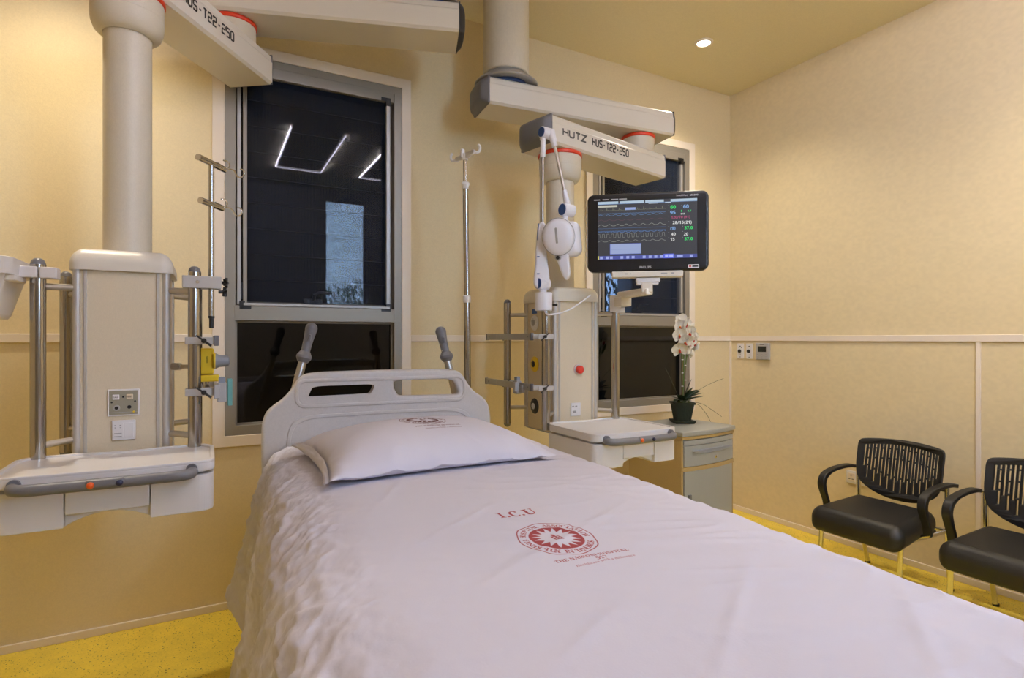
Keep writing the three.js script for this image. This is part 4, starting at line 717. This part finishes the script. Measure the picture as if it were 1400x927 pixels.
// ---------------------------------------------------------------- patient monitor
{
  const mc = [1.881, 1.178], ang = Math.atan2(-0.619, 0.785), t = thing('patient_monitor', 'black framed patient monitor showing vital sign traces on a jointed arm', 'monitor', [mc[0], 0, mc[1]], ang);
  const W = 0.577, H = 0.385, cy = 1.921, mt = std(lin(0.012, 0.012, 0.013), 0.28);
  const m = new THREE.Group(); m.name = 'display'; t.add(m); m.position.set(0, cy, 0); m.rotation.x = 0.0; m.rotation.z = 0.0;
  part('display_case', at(extrude(roundRect(W, H, 0.034), 0.050, 0.012, 10, 5), 0, 0, -0.050), mt, m);
  part('rear_housing', at(rbox(W * .8, H * .75, 0.07, 0.02, 3), 0, 0, -0.075), creamSmooth, m);
  const print = canvasTexture(1024, 680, (c, w, h) => {
    c.fillStyle = '#b9b9b9'; c.textBaseline = 'middle';
    for (const [x, q] of [[58, 52], [132, 54], [206, 60], [274, 66]]) c.fillRect(x, 46, q, 10);
    c.font = '22px sans-serif'; c.fillStyle = '#d5d5d5'; c.fillText('IntelliVue', w - 270, 40); c.font = 'bold 22px sans-serif'; c.fillText('MX800', w - 160, 40);
    c.font = 'bold 27px sans-serif'; c.fillText('PHILIPS', w / 2 - 66, h - 37);
    c.fillStyle = '#e7e2df'; c.fillRect(w - 172, h - 52, 88, 30); c.fillStyle = '#b8231d'; c.beginPath(); c.arc(w - 156, h - 37, 9, 0, 7); c.fill(); c.fillStyle = '#222'; c.fillRect(w - 138, h - 43, 48, 13);
  });
  part('bezel_print', new THREE.PlaneGeometry(W, H), decal(print), m, [0, 0, 0.0012]);
  const scr = canvasTexture(1024, 640, (c, w, h) => {
    c.fillStyle = '#3b3c41'; c.fillRect(0, 0, w, h);
    c.fillStyle = '#a9bccb'; for (const [x, q] of [[0, 215], [232, 250], [496, 190], [756, 268]]) c.fillRect(x, 4, q, 26);
    c.fillStyle = '#b7b6a8'; c.fillRect(0, 44, 205, 22); c.fillStyle = '#6d8bb8'; c.fillRect(0, 30, w, 5); c.fillStyle = '#b9c4cf'; c.fillRect(530, 34, 100, 9); c.fillRect(700, 34, 60, 10);
    const wave = (y, col, amp, per, fn, lw = 4) => { c.strokeStyle = col; c.lineWidth = lw; c.beginPath(); for (let x = 0; x <= 705; x += 3) { const v = y - amp * fn((x / per) % 1); x ? c.lineTo(x, v) : c.moveTo(x, v); } c.stroke(); };
    const ecg = (p) => (p > .45 && p < .5 ? (p - .45) * 20 : p >= .5 && p < .55 ? 1 - (p - .5) * 24 : p > .7 && p < .85 ? .22 * Math.sin((p - .7) / .15 * PI) : 0);
    const pulse = (p) => Math.pow(Math.sin(PI * Math.min(1, p * 1.25)), 2) * (1 - p * .5);
    wave(102, '#7b7c66', 32, 64, ecg, 3);
    c.fillStyle = '#8fa0cf'; c.fillRect(288, 76, 108, 26);
    wave(160, '#5c7ea8', 16, 78, pulse); wave(138, '#4d6485', 3, 30, pulse, 8);
    wave(215, '#6d4452', 16, 88, pulse, 3); wave(272, '#93948c', 22, 88, pulse); wave(300, '#46587a', 2, 50, pulse, 6); wave(345, '#5f7fb0', 12, 66, pulse); wave(332, '#445a80', 2, 30, pulse, 10);
    wave(400, '#8f9089', 40, 48, (p) => (p < .5 ? 1 : 0), 3); wave(445, '#8d8e88', 18, 90, pulse);
    c.fillStyle = '#93a0c4'; c.fillRect(130, 470, 322, 112); c.fillStyle = '#8390b8'; c.fillRect(140, 530, 302, 4); c.strokeStyle = '#5966b0'; c.lineWidth = 5; c.strokeRect(130, 470, 322, 112);
    const T = (s, x, y, z, col) => { c.fillStyle = col; c.font = `bold ${z}px sans-serif`; c.fillText(s, x, y); };
    T('60', 752, 108, 52, '#2fe06a'); T('60', 882, 108, 54, '#7fa9dd'); T('95', 750, 166, 52, '#7fa9dd'); T('120/70', 760, 214, 38, '#b04a72'); T('(91)', 890, 214, 36, '#b04a72'); T('28/15', 775, 274, 44, '#d6d7d4'); T('(21)', 892, 274, 44, '#d6d7d4');
    T('(9)', 752, 334, 44, '#7fa9dd'); T('37.0', 895, 334, 44, '#2fe06a'); T('40', 762, 396, 42, '#d6d7d4'); T('20', 888, 400, 42, '#d6d7d4'); T('15', 752, 452, 42, '#d6d7d4'); T('37.0', 895, 452, 44, '#2fe06a');
    T('S', 860, 146, 30, '#2fe06a'); T('1.F', 930, 146, 26, '#2fe06a'); T('8 M', 858, 174, 24, '#d6d7d4');
    for (const [x, y] of [[722, 78], [722, 134], [722, 194], [722, 248], [722, 306], [722, 368], [722, 424], [862, 306], [862, 362], [862, 424], [852, 84]]) T('▪–', x, y, 22, '#b9bcc0');
    c.fillStyle = '#4a5296'; c.fillRect(0, 600, w, 40); c.fillStyle = '#c8bf4a'; c.fillRect(0, 600, 12, 40); c.fillStyle = '#98a2d8'; for (const x of [22, 88, 128, 238, 300, 356, 470, 532, 590, 650, 820, 850, 950]) c.fillRect(x, 606, 30, 28); c.fillStyle = '#5a66d8'; c.fillRect(684, 592, 108, 48); c.fillStyle = '#aab3ee'; c.fillRect(700, 600, 30, 30); c.fillRect(742, 600, 40, 30);
  });
  part('screen', new THREE.PlaneGeometry(0.470, 0.286), new THREE.MeshStandardMaterial({ color: 0x08080a, roughness: 0.25, emissive: 0xffffff, emissiveMap: scr, emissiveIntensity: 0.8 }), m, [-0.002, 0.012, 0.0024], null, 'lit screen with coloured traces and numbers');
  const base = part('connector_bar', at(rbox(0.34, 0.030, 0.07, 0.006, 2), 0.0, cy - H / 2 - 0.012, -0.035), creamSmooth, t);
  for (const [x, w2] of [[-0.10, .012], [-0.08, .006], [0.08, .03], [0.12, .012]]) part('bar_mark', at(rbox(w2, 0.006, 0.002, 0.0006), x, cy - H / 2 - 0.010, 0.0008), satinGrey, base);
  part('tilt_bracket', merge([at(rbox(0.115, 0.020, 0.055, 0.004), 0.005, cy - H / 2 - 0.040, -0.035), at(rbox(0.105, 0.012, 0.045, 0.003), 0.003, cy - H / 2 - 0.056, -0.035)]), whitePlastic, t);
  part('tilt_knuckle', merge([at(rbox(0.055, 0.055, 0.05, 0.008, 3), 0.0, cy - H / 2 - 0.075, -0.035), at(cyl(0.026, 0.03, 24), 0.0, cy - H / 2 - 0.095, -0.035)]), creamSmooth, t);
  // arm back to the pendant post (in this object's own frame)
  const post = new V3(RP.c[0] + 0.222 - mc[0], 0, RP.c[1] + 0.208 - mc[1]).applyAxisAngle(new V3(0, 1, 0), -ang), y0 = 1.585;
  const el = [0.0, cy - H / 2 - 0.085, -0.035], mid = [post.x + (el[0] - post.x) * .25, y0 + 0.045, post.z + (el[2] - post.z) * .25], dirA = Math.atan2(-(el[2] - mid[2]), el[0] - mid[0]), La = Math.hypot(el[0] - mid[0], el[2] - mid[2]);
  part('link_arm', at(rbox(La + 0.05, 0.036, 0.046, 0.010, 3), (mid[0] + el[0]) / 2, (mid[1] + el[1]) / 2 - 0.004, (mid[2] + el[2]) / 2, 0, dirA, 0), creamSmooth, t);
  part('link_joint', at(rbox(0.075, 0.05, 0.065, 0.006, 2), mid[0], y0 + 0.012, mid[2], 0, dirA, 0), creamSmooth, t);
  part('post_bracket', merge([at(rbox(0.060, 0.090, 0.062, 0.005, 2), post.x, y0 + 0.005, post.z), at(rbox(0.04, 0.03, 0.05, 0.003), post.x + 0.03, y0 - 0.03, post.z)]), whitePlastic, t);
}
// ---------------------------------------------------------------- bedside locker and orchid
const lockerGrey = std(lin(0.36, 0.37, 0.35), 0.38), lockerTan = std(lin(0.50, 0.36, 0.15), 0.5, 0, { map: grain });
const LOCK = [2.786, 0, 0.49], LTURN = rad(6), LH = 0.83;
{
  const t = thing('bedside_locker', 'grey bedside locker with tan edging, one drawer and a door', 'locker', LOCK, LTURN), W = 0.52, D = 0.45, bow = 0.028;
  const plan = (w, d, b, back = -D / 2) => { const s = new THREE.Shape(); s.moveTo(-w / 2, -back); s.lineTo(-w / 2, -(d / 2)); s.quadraticCurveTo(0, -(d / 2 + 2 * b), w / 2, -(d / 2)); s.lineTo(w / 2, -back); s.closePath(); return s; };
  const slab = (w, d, b, h, y, bev = 0.004, back) => { const g = extrude(plan(w, d, b, back), h, bev, 16, 2); g.rotateX(-PI / 2); return at(g, 0, y, 0); };
  part('top', slab(W + 0.01, D + 0.01, bow, 0.030, LH - 0.030, 0.006), lockerGrey, t);
  part('top_edging', slab(W, D, bow - .002, 0.018, LH - 0.049, 0.002), lockerTan, t);
  part('side_panel', at(rbox(0.018, LH - 0.12, D - 0.01, 0.003), -W / 2 + 0.009, (LH - 0.05 + 0.07) / 2, -0.003), lockerTan, t, null, null, 'tan side panel');
  part('side_panel', at(rbox(0.018, LH - 0.12, D - 0.01, 0.003), W / 2 - 0.009, (LH - 0.05 + 0.07) / 2, -0.003), lockerTan, t);
  part('back_panel', at(rbox(W - 0.04, LH - 0.12, 0.008, 0.002), 0, (LH - 0.05 + 0.07) / 2, -D / 2 + 0.008), lockerTan, t);
  part('pull_out_tray', slab(W - 0.03, D, bow, 0.030, LH - 0.085, 0.003), lockerGrey, t);
  const dr = part('drawer', slab(W - 0.034, D, bow, 0.128, LH - 0.216, 0.004), lockerGrey, t);
  const hnd = new THREE.Shape(spline([[-0.19, 0.006], [-0.12, -0.010], [0, -0.014], [0.12, -0.010], [0.19, 0.006], [0.10, 0.012], [0, 0.013], [-0.10, 0.012]], 60, true));
  const hg = extrude(hnd, 0.016, 0.005, 6, 3); part('drawer_pull', at(hg, 0, LH - 0.128, D / 2 + 0.018), std(lin(0.33, 0.35, 0.39), 0.3), dr);
  part('lock', at(lathe([[0, 0.006], [0.007, 0.005], [0.0095, 0.002], [0.010, 0], [0, 0]], 20), 0.03, LH - 0.175, D / 2 + 0.026, PI / 2), chrome, dr);
  part('front_divider', slab(W - 0.004, D - 0.004, bow, 0.026, LH - 0.244, 0.002), lockerTan, t);
  const door = part('door', slab(W - 0.044, D - 0.002, bow, LH - 0.244 - 0.085, 0.085, 0.004, D / 2 - 0.05), lockerGrey, t);
  part('door_pull', at(rbox(0.026, 0.085, 0.012, 0.003), -W / 2 + 0.055, 0.40, D / 2 + 0.012), std(lin(0.15, 0.16, 0.17), 0.4), door);
  part('plinth', at(rbox(W - 0.04, 0.03, D - 0.06, 0.004), 0, 0.075, 0), lockerTan, t);
  part('maker_tag', at(rbox(0.030, 0.008, 0.002, 0.0005), W / 2 - 0.035, LH - 0.012, D / 2 + 0.009, 0, 0.14), blackPlastic, t);
  for (const x of [-0.21, 0.21]) for (const z of [-0.17, 0.17]) part('castor', at(cyl(0.030, 0.022, 20), x, 0.030, z, 0, 0, PI / 2), blackPlastic, t);
}
{
  const petalW = std(lin(0.80, 0.76, 0.66), 0.6, 0, { side: THREE.DoubleSide }), petalRed = std(lin(0.52, 0.035, 0.02), 0.5, 0, { side: THREE.DoubleSide }), lipY = std(lin(0.75, 0.35, 0.03), 0.5);
  const leafM = std(lin(0.020, 0.045, 0.014), 0.42, 0, { side: THREE.DoubleSide }), stemM = std(lin(0.13, 0.21, 0.035), 0.5), caneM = std(lin(0.14, 0.06, 0.03), 0.6), potM = std(lin(0.030, 0.040, 0.022), 0.6), budM = std(lin(0.22, 0.30, 0.06), 0.5), bladeM = std(lin(0.05, 0.055, 0.03), 0.6), moss = std(lin(0.09, 0.11, 0.02), 0.9);
  const t = thing('potted_orchid', 'white artificial orchid with red throats in a square dark pot on the locker', 'plant', [2.845, LH + 0.001, 0.445]);
  const th = PI / 4 - 0.5;
  const frust = (w0, w1, h) => { const g = new THREE.CylinderGeometry(w1 / Math.SQRT2, w0 / Math.SQRT2, h, 4, 5, false); g.rotateY(PI / 4); return g; };
  const sq = new THREE.Group(); sq.name = 'pot'; t.add(sq); sq.rotation.y = rad(-26); sq.scale.set(0.92, 1, 0.92);
  part('saucer', merge([at(frust(0.135, 0.15, 0.012), 0, 0.006, 0), at(frust(0.15, 0.15, 0.008), 0, 0.015, 0)]), potM, sq);
  part('pot_wall', merge([at(frust(0.095, 0.135, 0.115), 0, 0.076, 0), at(frust(0.146, 0.148, 0.014), 0, 0.134, 0)]), potM, sq);
  for (const s of [-1, 1]) for (let k = 0; k < 9; k++) { const x = -0.05 + k * 0.0125; part('weave_rib', s < 0 ? rod([x * .9, 0.022, 0.049], [x * 1.22, 0.128, 0.0665], 0.0032, 6) : rod([-0.049, 0.022, x * .9], [-0.0665, 0.128, x * 1.22], 0.0032, 6), potM, sq); }
  part('moss', at(new THREE.SphereGeometry(0.06, 18, 8, 0, 2 * PI, 0, PI / 2).scale(1, 0.35, 1), 0, 0.137, 0), moss, t);
  for (let k = 0; k < 7; k++) part('pebble', at(new THREE.SphereGeometry(0.009 + 0.004 * rnd(), 10, 8).scale(1, .7, 1), 0.05 * Math.cos(k * 2.4), 0.150, 0.05 * Math.sin(k * 2.4)), std(lin(0.5, 0.48, 0.42), .7), t);
  const stems = [[[-0.012, 0.14, 0.01], [-0.016, 0.30, 0.012], [-0.018, 0.46, 0.014], [-0.010, 0.60, 0.01], [0.005, 0.70, 0.0]], [[0.006, 0.14, -0.005], [0.012, 0.30, 0.0], [0.014, 0.46, 0.0], [0.03, 0.58, 0.006]], [[0.022, 0.14, 0.0], [0.030, 0.32, -0.004], [0.045, 0.47, 0.0], [0.070, 0.57, 0.01]]];
  stems.forEach((p, i) => part('stem', tube(p, 0.0048 - i * .0006, 30, 8), stemM, t));
  part('support_cane', rod([-0.022, 0.14, 0.018], [-0.022, 0.44, 0.022], 0.0042, 8), caneM, t); part('support_cane', rod([0.016, 0.14, 0.008], [0.018, 0.40, 0.008], 0.0036, 8), caneM, t);
  for (const [x, y, z] of [[-0.021, 0.25, .022], [-0.022, 0.34, .024], [-0.022, 0.43, .024], [0.017, 0.29, .012], [0.016, 0.39, .012]]) part('stem_clip', at(rbox(0.012, 0.006, 0.010, 0.002), x, y, z), whitePlastic, t);
  const petal = (len, wid, cup) => gridGeo(8, 8, (u, v) => { const a = (u - .5) * 2, w = wid * Math.pow(Math.sin(PI * Math.min(0.999, Math.max(0.03, 0.04 + v * 0.94))), 0.55); return [a * w / 2, v * len, cup * (v * v * 0.6 - 0.25 * Math.sin(v * PI)) + 0.10 * wid * a * a]; });
  const pBig = petal(0.042, 0.052, 0.020), pSmall = petal(0.042, 0.032, 0.018);
  const flower = (x, y, z, yaw, pitch, roll, s = 1) => {
    const f = new THREE.Group(); f.name = 'flower'; t.add(f); f.position.set(x, y, z); f.rotation.set(pitch, yaw, roll, 'YXZ'); f.scale.setScalar(s);
    for (const [a, big] of [[0, 0], [1.25, 1], [-1.25, 1], [2.35, 0], [-2.35, 0]]) part('petal', big ? pBig : pSmall, petalW, f, [0, 0, big ? 0.002 : 0], [0, 0, a]);
    part('lip', merge([at(new THREE.SphereGeometry(0.008, 12, 8).scale(0.8, 1.25, 1), 0, -0.010, 0.008), at(new THREE.SphereGeometry(0.005, 8, 6).scale(1.6, .6, 1), 0, -0.018, 0.009)]), petalRed, f, null, null, 'red throat');
    part('column_tip', at(new THREE.SphereGeometry(0.0045, 8, 6), 0, -0.001, 0.010), lipY, f);
  };
  // flowers clustered towards the room
  for (const a of [[-0.045, 0.655, 0.030, -0.2, 0.15, 0.3], [0.000, 0.672, 0.035, 0.3, 0.1, -0.2], [-0.055, 0.598, 0.040, -0.5, 0.2, 0.2], [0.005, 0.610, 0.055, 0.1, 0.1, 0.4, 1.1], [0.048, 0.640, 0.030, 0.7, 0.15, -0.4], [0.040, 0.575, 0.050, 0.4, 0.1, 0.1, 1.15], [-0.028, 0.552, 0.055, -0.3, 0.3, 0.5, 1.1], [-0.062, 0.505, 0.050, -0.6, 0.5, 0.2, 1.1], [0.075, 0.590, 0.020, 0.9, 0.1, 0.3], [0.012, 0.548, 0.060, 0.1, 0.3, 0.0], [-0.020, 0.690, 0.02, -0.5, -0.2, 0.9], [0.085, 0.520, 0.03, 1.1, 0.5, 0.5, 0.75]]) { const [x, y, z, ...r] = a; flower(x * 1.15 - 0.006, y, z, r[0], r[1], r[2], (r[3] ?? 1) * 1.18); }
  const bud = (x, y, z, s, m, r = 0.4) => part('bud', at(lathe([[0, -0.02], [0.008, -0.014], [0.011, -0.004], [0.009, 0.008], [0.004, 0.016], [0, 0.019]].map(([a, b]) => [a * s, b * s]), 14), 0, 0, 0), m, t, [x, y, z], [0.2, 0, r]);
  bud(0.004, 0.728, 0.0, 1.0, budM, 0.3); bud(0.018, 0.705, 0.004, 0.8, budM, -0.5); bud(0.056, 0.475, 0.03, 1.5, petalW, 0.2); bud(0.028, 0.490, 0.03, 1.4, petalW, -0.3); bud(0.100, 0.535, 0.02, 1.1, petalRed, -0.6);
  part('bract', at(petal(0.10, 0.022, 0.02), 0, 0, 0), stemM, t, [0.068, 0.44, 0.01], [0, 0.4, -0.45]); part('bract', at(petal(0.09, 0.018, 0.02), 0, 0, 0), stemM, t, [0.04, 0.44, 0.01], [0, 0.2, 0.1]);
  const leaf = (len, wid, bend, yaw, tilt) => { const g = gridGeo(6, 14, (u, v) => { const a = (u - .5) * 2, w = wid * Math.pow(Math.sin(PI * (0.06 + v * 0.93)), 0.7); return [a * w / 2, Math.sin(tilt) * len * v - bend * v * v, Math.cos(tilt) * len * v - 0.0 + 0]; }); g.attributes.position.array.forEach((q, i, A) => { if (i % 3 === 1) A[i] += 0.25 * Math.abs(A[i - 1]); }); g.computeVertexNormals(); g.rotateY(yaw); return g; };
  for (const [l, w, b, y, ti] of [[0.13, 0.04, 0.015, 1.0, 0.35], [0.15, 0.042, 0.03, 0.6, 0.6], [0.14, 0.038, 0.02, 1.9, 0.25], [0.16, 0.042, 0.045, 1.4, 0.75], [0.15, 0.04, 0.0, 0.9, 1.2], [0.11, 0.035, 0.05, -1.3, 0.5], [0.12, 0.036, 0.04, -0.7, 0.35], [0.11, 0.03, 0.03, -1.9, 0.6], [0.10, 0.03, 0.03, -0.2, 0.5], [0.14, 0.04, 0.01, 1.25, 0.55], [0.15, 0.036, 0.03, 1.7, 0.42], [0.13, 0.04, 0.02, 0.3, 1.0], [0.11, 0.036, 0.03, -1.0, 0.75]]) part('leaf', leaf(l * 1.12, w * 1.35, b, y, ti), leafM, t, [0, 0.142, 0]);
  const blade = (p) => part('grass_blade', tube(p, 0.0013, 24, 5), bladeM, t);
  blade([[-0.02, 0.145, 0], [-0.07, 0.24, 0.0], [-0.115, 0.33, -0.01], [-0.135, 0.375, -0.02]]); blade([[0.02, 0.145, 0], [0.10, 0.22, 0.05], [0.19, 0.275, 0.10], [0.25, 0.30, 0.13]]); blade([[0.03, 0.145, 0.02], [0.09, 0.12, 0.06], [0.14, 0.05, 0.09], [0.16, 0.008, 0.10]]); blade([[0.03, 0.145, 0.02], [0.10, 0.13, 0.08], [0.17, 0.08, 0.12], [0.21, 0.045, 0.15]]);
}
// ---------------------------------------------------------------- visitor chairs
function chair(label, pos, turn) {
  const t = thing('visitor_chair', label, 'chair', pos, turn, 'visitor chairs along the right wall');
  const leather = std(lin(0.012, 0.012, 0.012), 0.42, 0, { bumpMap: grainBump, bumpScale: 0.0004 }), black = std(lin(0.010, 0.010, 0.010), 0.5);
  // cushion: domed, front edge rolled down
  const seat = rbox(0.50, 0.110, 0.46, 0.053, 9); { const p = seat.attributes.position; for (let i = 0; i < p.count; i++) {
    let x = p.getX(i), y = p.getY(i), z = p.getZ(i); const k = Math.min(1, Math.abs(x) / 0.25), zf = (z + 0.23) / 0.46;
    x *= 1 - 0.10 * Math.pow(1 - zf, 2); z *= 1 - 0.07 * k * k * (z < 0 ? 1.4 : 0.5);
    y += (y > 0 ? 0.020 * (1 - k * k) : 0) - (y > 0 ? 0.040 : 0.062) * Math.pow(Math.max(0, (zf - 0.5) / 0.5), 2) - 0.006 * Math.pow(Math.max(0, 0.3 - zf), 1);
    p.setXYZ(i, x, y, z); } seat.computeVertexNormals(); }
  part('seat', at(seat, 0, 0.395, 0.035), leather, t, null, null, 'black padded seat');
  part('seat_pan', at(rbox(0.42, 0.014, 0.38, 0.004), 0, 0.345, 0.01), black, t);
  // slotted backrest
  const bs = new THREE.Shape(spline([[-0.205, 0.788], [-0.222, 0.782], [-0.232, 0.765], [-0.234, 0.70], [-0.233, 0.63], [-0.226, 0.575], [-0.205, 0.530], [-0.15, 0.487], [-0.08, 0.460], [0, 0.452], [0.08, 0.460], [0.15, 0.487], [0.205, 0.530], [0.226, 0.575], [0.233, 0.63], [0.234, 0.70], [0.232, 0.765], [0.222, 0.782], [0.205, 0.788], [0.1, 0.798], [0, 0.801], [-0.1, 0.798]], 110, true));
  const N = 23, slotAt = (x, y0, y1) => { const w = 0.0046, p = new THREE.Path(); p.moveTo(x - w, y0); p.lineTo(x + w, y0); p.lineTo(x + w, y1); p.lineTo(x - w, y1); p.closePath(); bs.holes.push(p); };
  for (let i = 0; i < N; i++) {
    const k = i / (N - 1) * 2 - 1, x = k * 0.196, arc = 0.018 * (1 - k * k), top = 0.752 + arc, bot = 0.625 - 0.062 * (1 - k * k);
    if (i % 2 === 0) slotAt(x, bot, top);
    else { slotAt(x, top - 0.020, top); slotAt(x, top - 0.078, top - 0.028); slotAt(x, bot + 0.022, top - 0.086); const low = 0.452 + 0.045 + 0.075 * k * k; if (bot + 0.012 - low > 0.02) slotAt(x, low, bot + 0.012); }
  }
  const bk = extrude(bs, 0.016, 0.003, 4, 1); { const p = bk.attributes.position; for (let i = 0; i < p.count; i++) { const x = p.getX(i), y = p.getY(i); p.setZ(i, p.getZ(i) + 0.9 * x * x - 0.16 * (y - 0.62) - 0.25 * Math.pow(y - 0.62, 2)); } bk.computeVertexNormals(); }
  part('backrest', bk, black, t, [0, 0, -0.250], null, 'black slotted plastic backrest');
  for (const s of [-1, 1]) {
    part('front_leg', rod([s * 0.215, 0, 0.20], [s * 0.215, 0.345, 0.18], 0.0125, 18), chrome, t, null, null, 'chrome leg');
    part('rear_leg', tube([[s * 0.225, 0, -0.30], [s * 0.232, 0.20, -0.255], [s * 0.240, 0.40, -0.232], [s * 0.240, 0.60, -0.225]], 0.0125, 30, 14), chrome, t, null, null, 'chrome leg');
    part('side_rail', rod([s * 0.222, 0.338, 0.18], [s * 0.236, 0.345, -0.24], 0.011, 14), chrome, t);
    part('back_bracket', merge([rod([s * 0.240, 0.596, -0.225], [s * 0.195, 0.560, -0.222], 0.013, 12, 0.010), at(rbox(0.05, 0.045, 0.014, 0.005), s * 0.215, 0.578, -0.232)]), chrome, t);
    const arm2 = extrude(ribbonShape([[-0.235, 0.603], [-0.18, 0.612], [-0.08, 0.612], [0.02, 0.598], [0.075, 0.570], [0.090, 0.530], [0.075, 0.480], [0.050, 0.425], [0.035, 0.372]], (k) => 0.020 + 0.012 * Math.sin(PI * Math.min(1, Math.max(0, (k - .35) / .45))), 60), 0.042, 0.006, 4, 3);
    arm2.rotateY(-PI / 2); part('armrest', at(arm2, s * 0.272 + 0.021, 0, 0), black, t, null, null, 'black curved armrest');
    part('arm_mount', rod([s * 0.24, 0.604, -0.224], [s * 0.275, 0.604, -0.224], 0.010, 12), chrome, t); part('arm_mount', rod([s * 0.225, 0.352, 0.035], [s * 0.285, 0.380, 0.038], 0.010, 12), chrome, t);
    part('foot_cap', at(cyl(0.015, 0.012, 16), s * 0.215, 0.006, 0.20), blackPlastic, t); part('foot_cap', at(cyl(0.015, 0.012, 16), s * 0.225, 0.006, -0.30), blackPlastic, t);
  }
  part('cross_tube', rod([-0.236, 0.345, -0.235], [0.236, 0.345, -0.235], 0.010, 14), chrome, t); part('cross_tube', rod([-0.215, 0.335, 0.17], [0.215, 0.335, 0.17], 0.010, 14), chrome, t);
  return t;
}
chair('black visitor chair with slotted back and chrome legs, next to the wall socket', [3.345, 0, 1.445], rad(-90));
chair('black visitor chair with slotted back and chrome legs, in front of the upright wall strip', [3.345, 0, 2.10], rad(-90));
// ---------------------------------------------------------------- small fittings on the right wall
const onRight = (x) => [XR, x];
function wallPlate(name, label, category, y, z, w, h, group) { const t = thing(name, label, category, [XR, y, z], rad(-90), group); part('plate', at(rbox(w, h, 0.009, 0.003), 0, 0, 0.0045), whitePlastic, t); return t; }
for (const [z, l] of [[0.108, 'white wall socket plate with one round black jack, closest to the room corner'], [0.195, 'white wall socket plate with one round black jack, beside the control panel']]) {
  const t = wallPlate('wall_jack', l, 'wall socket', 1.302, z, 0.062, 0.122, 'round jack plates under the rail');
  part('jack', at(dotGeo(0.0145, 0.010), -0.004, 0.000, 0.012), blackPlastic, t);
  for (const [x, y, r] of [[0, 0.038, 0.005], [0, -0.048, 0.004], [0.002, -0.030, 0.003]]) part('screw', at(dotGeo(r, 0.003), x, y, 0.0095), blackPlastic, t);
  if (z < 0.15) for (const x of [-0.010, 0.012]) part('pin_hole', at(dotGeo(0.0042, 0.003), x, 0.030, 0.0095), blackPlastic, t);
}
{
  const t = thing('wall_controller', 'grey wall control panel with a dark display and rows of buttons', 'control panel', [XR, 1.303, 0.325], rad(-90));
  part('controller_case', at(rbox(0.120, 0.132, 0.024, 0.005), 0, 0, 0.012), std(lin(0.46, 0.44, 0.42), 0.45), t);
  part('controller_screen', at(rbox(0.074, 0.044, 0.002, 0.0008), 0, 0.018, 0.0245), std(lin(0.02, 0.022, 0.018), 0.2), t);
  for (let j = 0; j < 3; j++) for (let i = 0; i < 3; i++) part('controller_button', at(rbox(0.016, 0.007, 0.003, 0.001), -0.036 + i * 0.036, -0.022 - j * 0.017, 0.0248), satinGrey, t);
  part('maker_print', new THREE.PlaneGeometry(0.05, 0.009), decal(canvasTexture(256, 46, (c) => { c.fillStyle = '#333'; c.fillRect(20, 14, 216, 18); })), t, [0, 0.053, 0.0246]);
}
{
  const t = wallPlate('power_point', 'white power socket on the wall behind the chair arm', 'wall socket', 0.470, 1.04, 0.125, 0.085);
  part('socket_face', merge([at(rbox(0.05, 0.055, 0.004, 0.002), -0.028, 0, 0.010), at(rbox(0.05, 0.055, 0.004, 0.002), 0.028, 0, 0.010)]), trimPaint, t);
  for (const x of [-0.028, 0.028]) part('pin_slot', merge([at(rbox(0.005, 0.014, 0.002, 0.0006), x, 0.012, 0.0125), at(rbox(0.012, 0.005, 0.002, 0.0006), x - 0.011, -0.012, 0.0125), at(rbox(0.012, 0.005, 0.002, 0.0006), x + 0.011, -0.012, 0.0125)]), blackPlastic, t);
}
renderer.render(scene, camera);
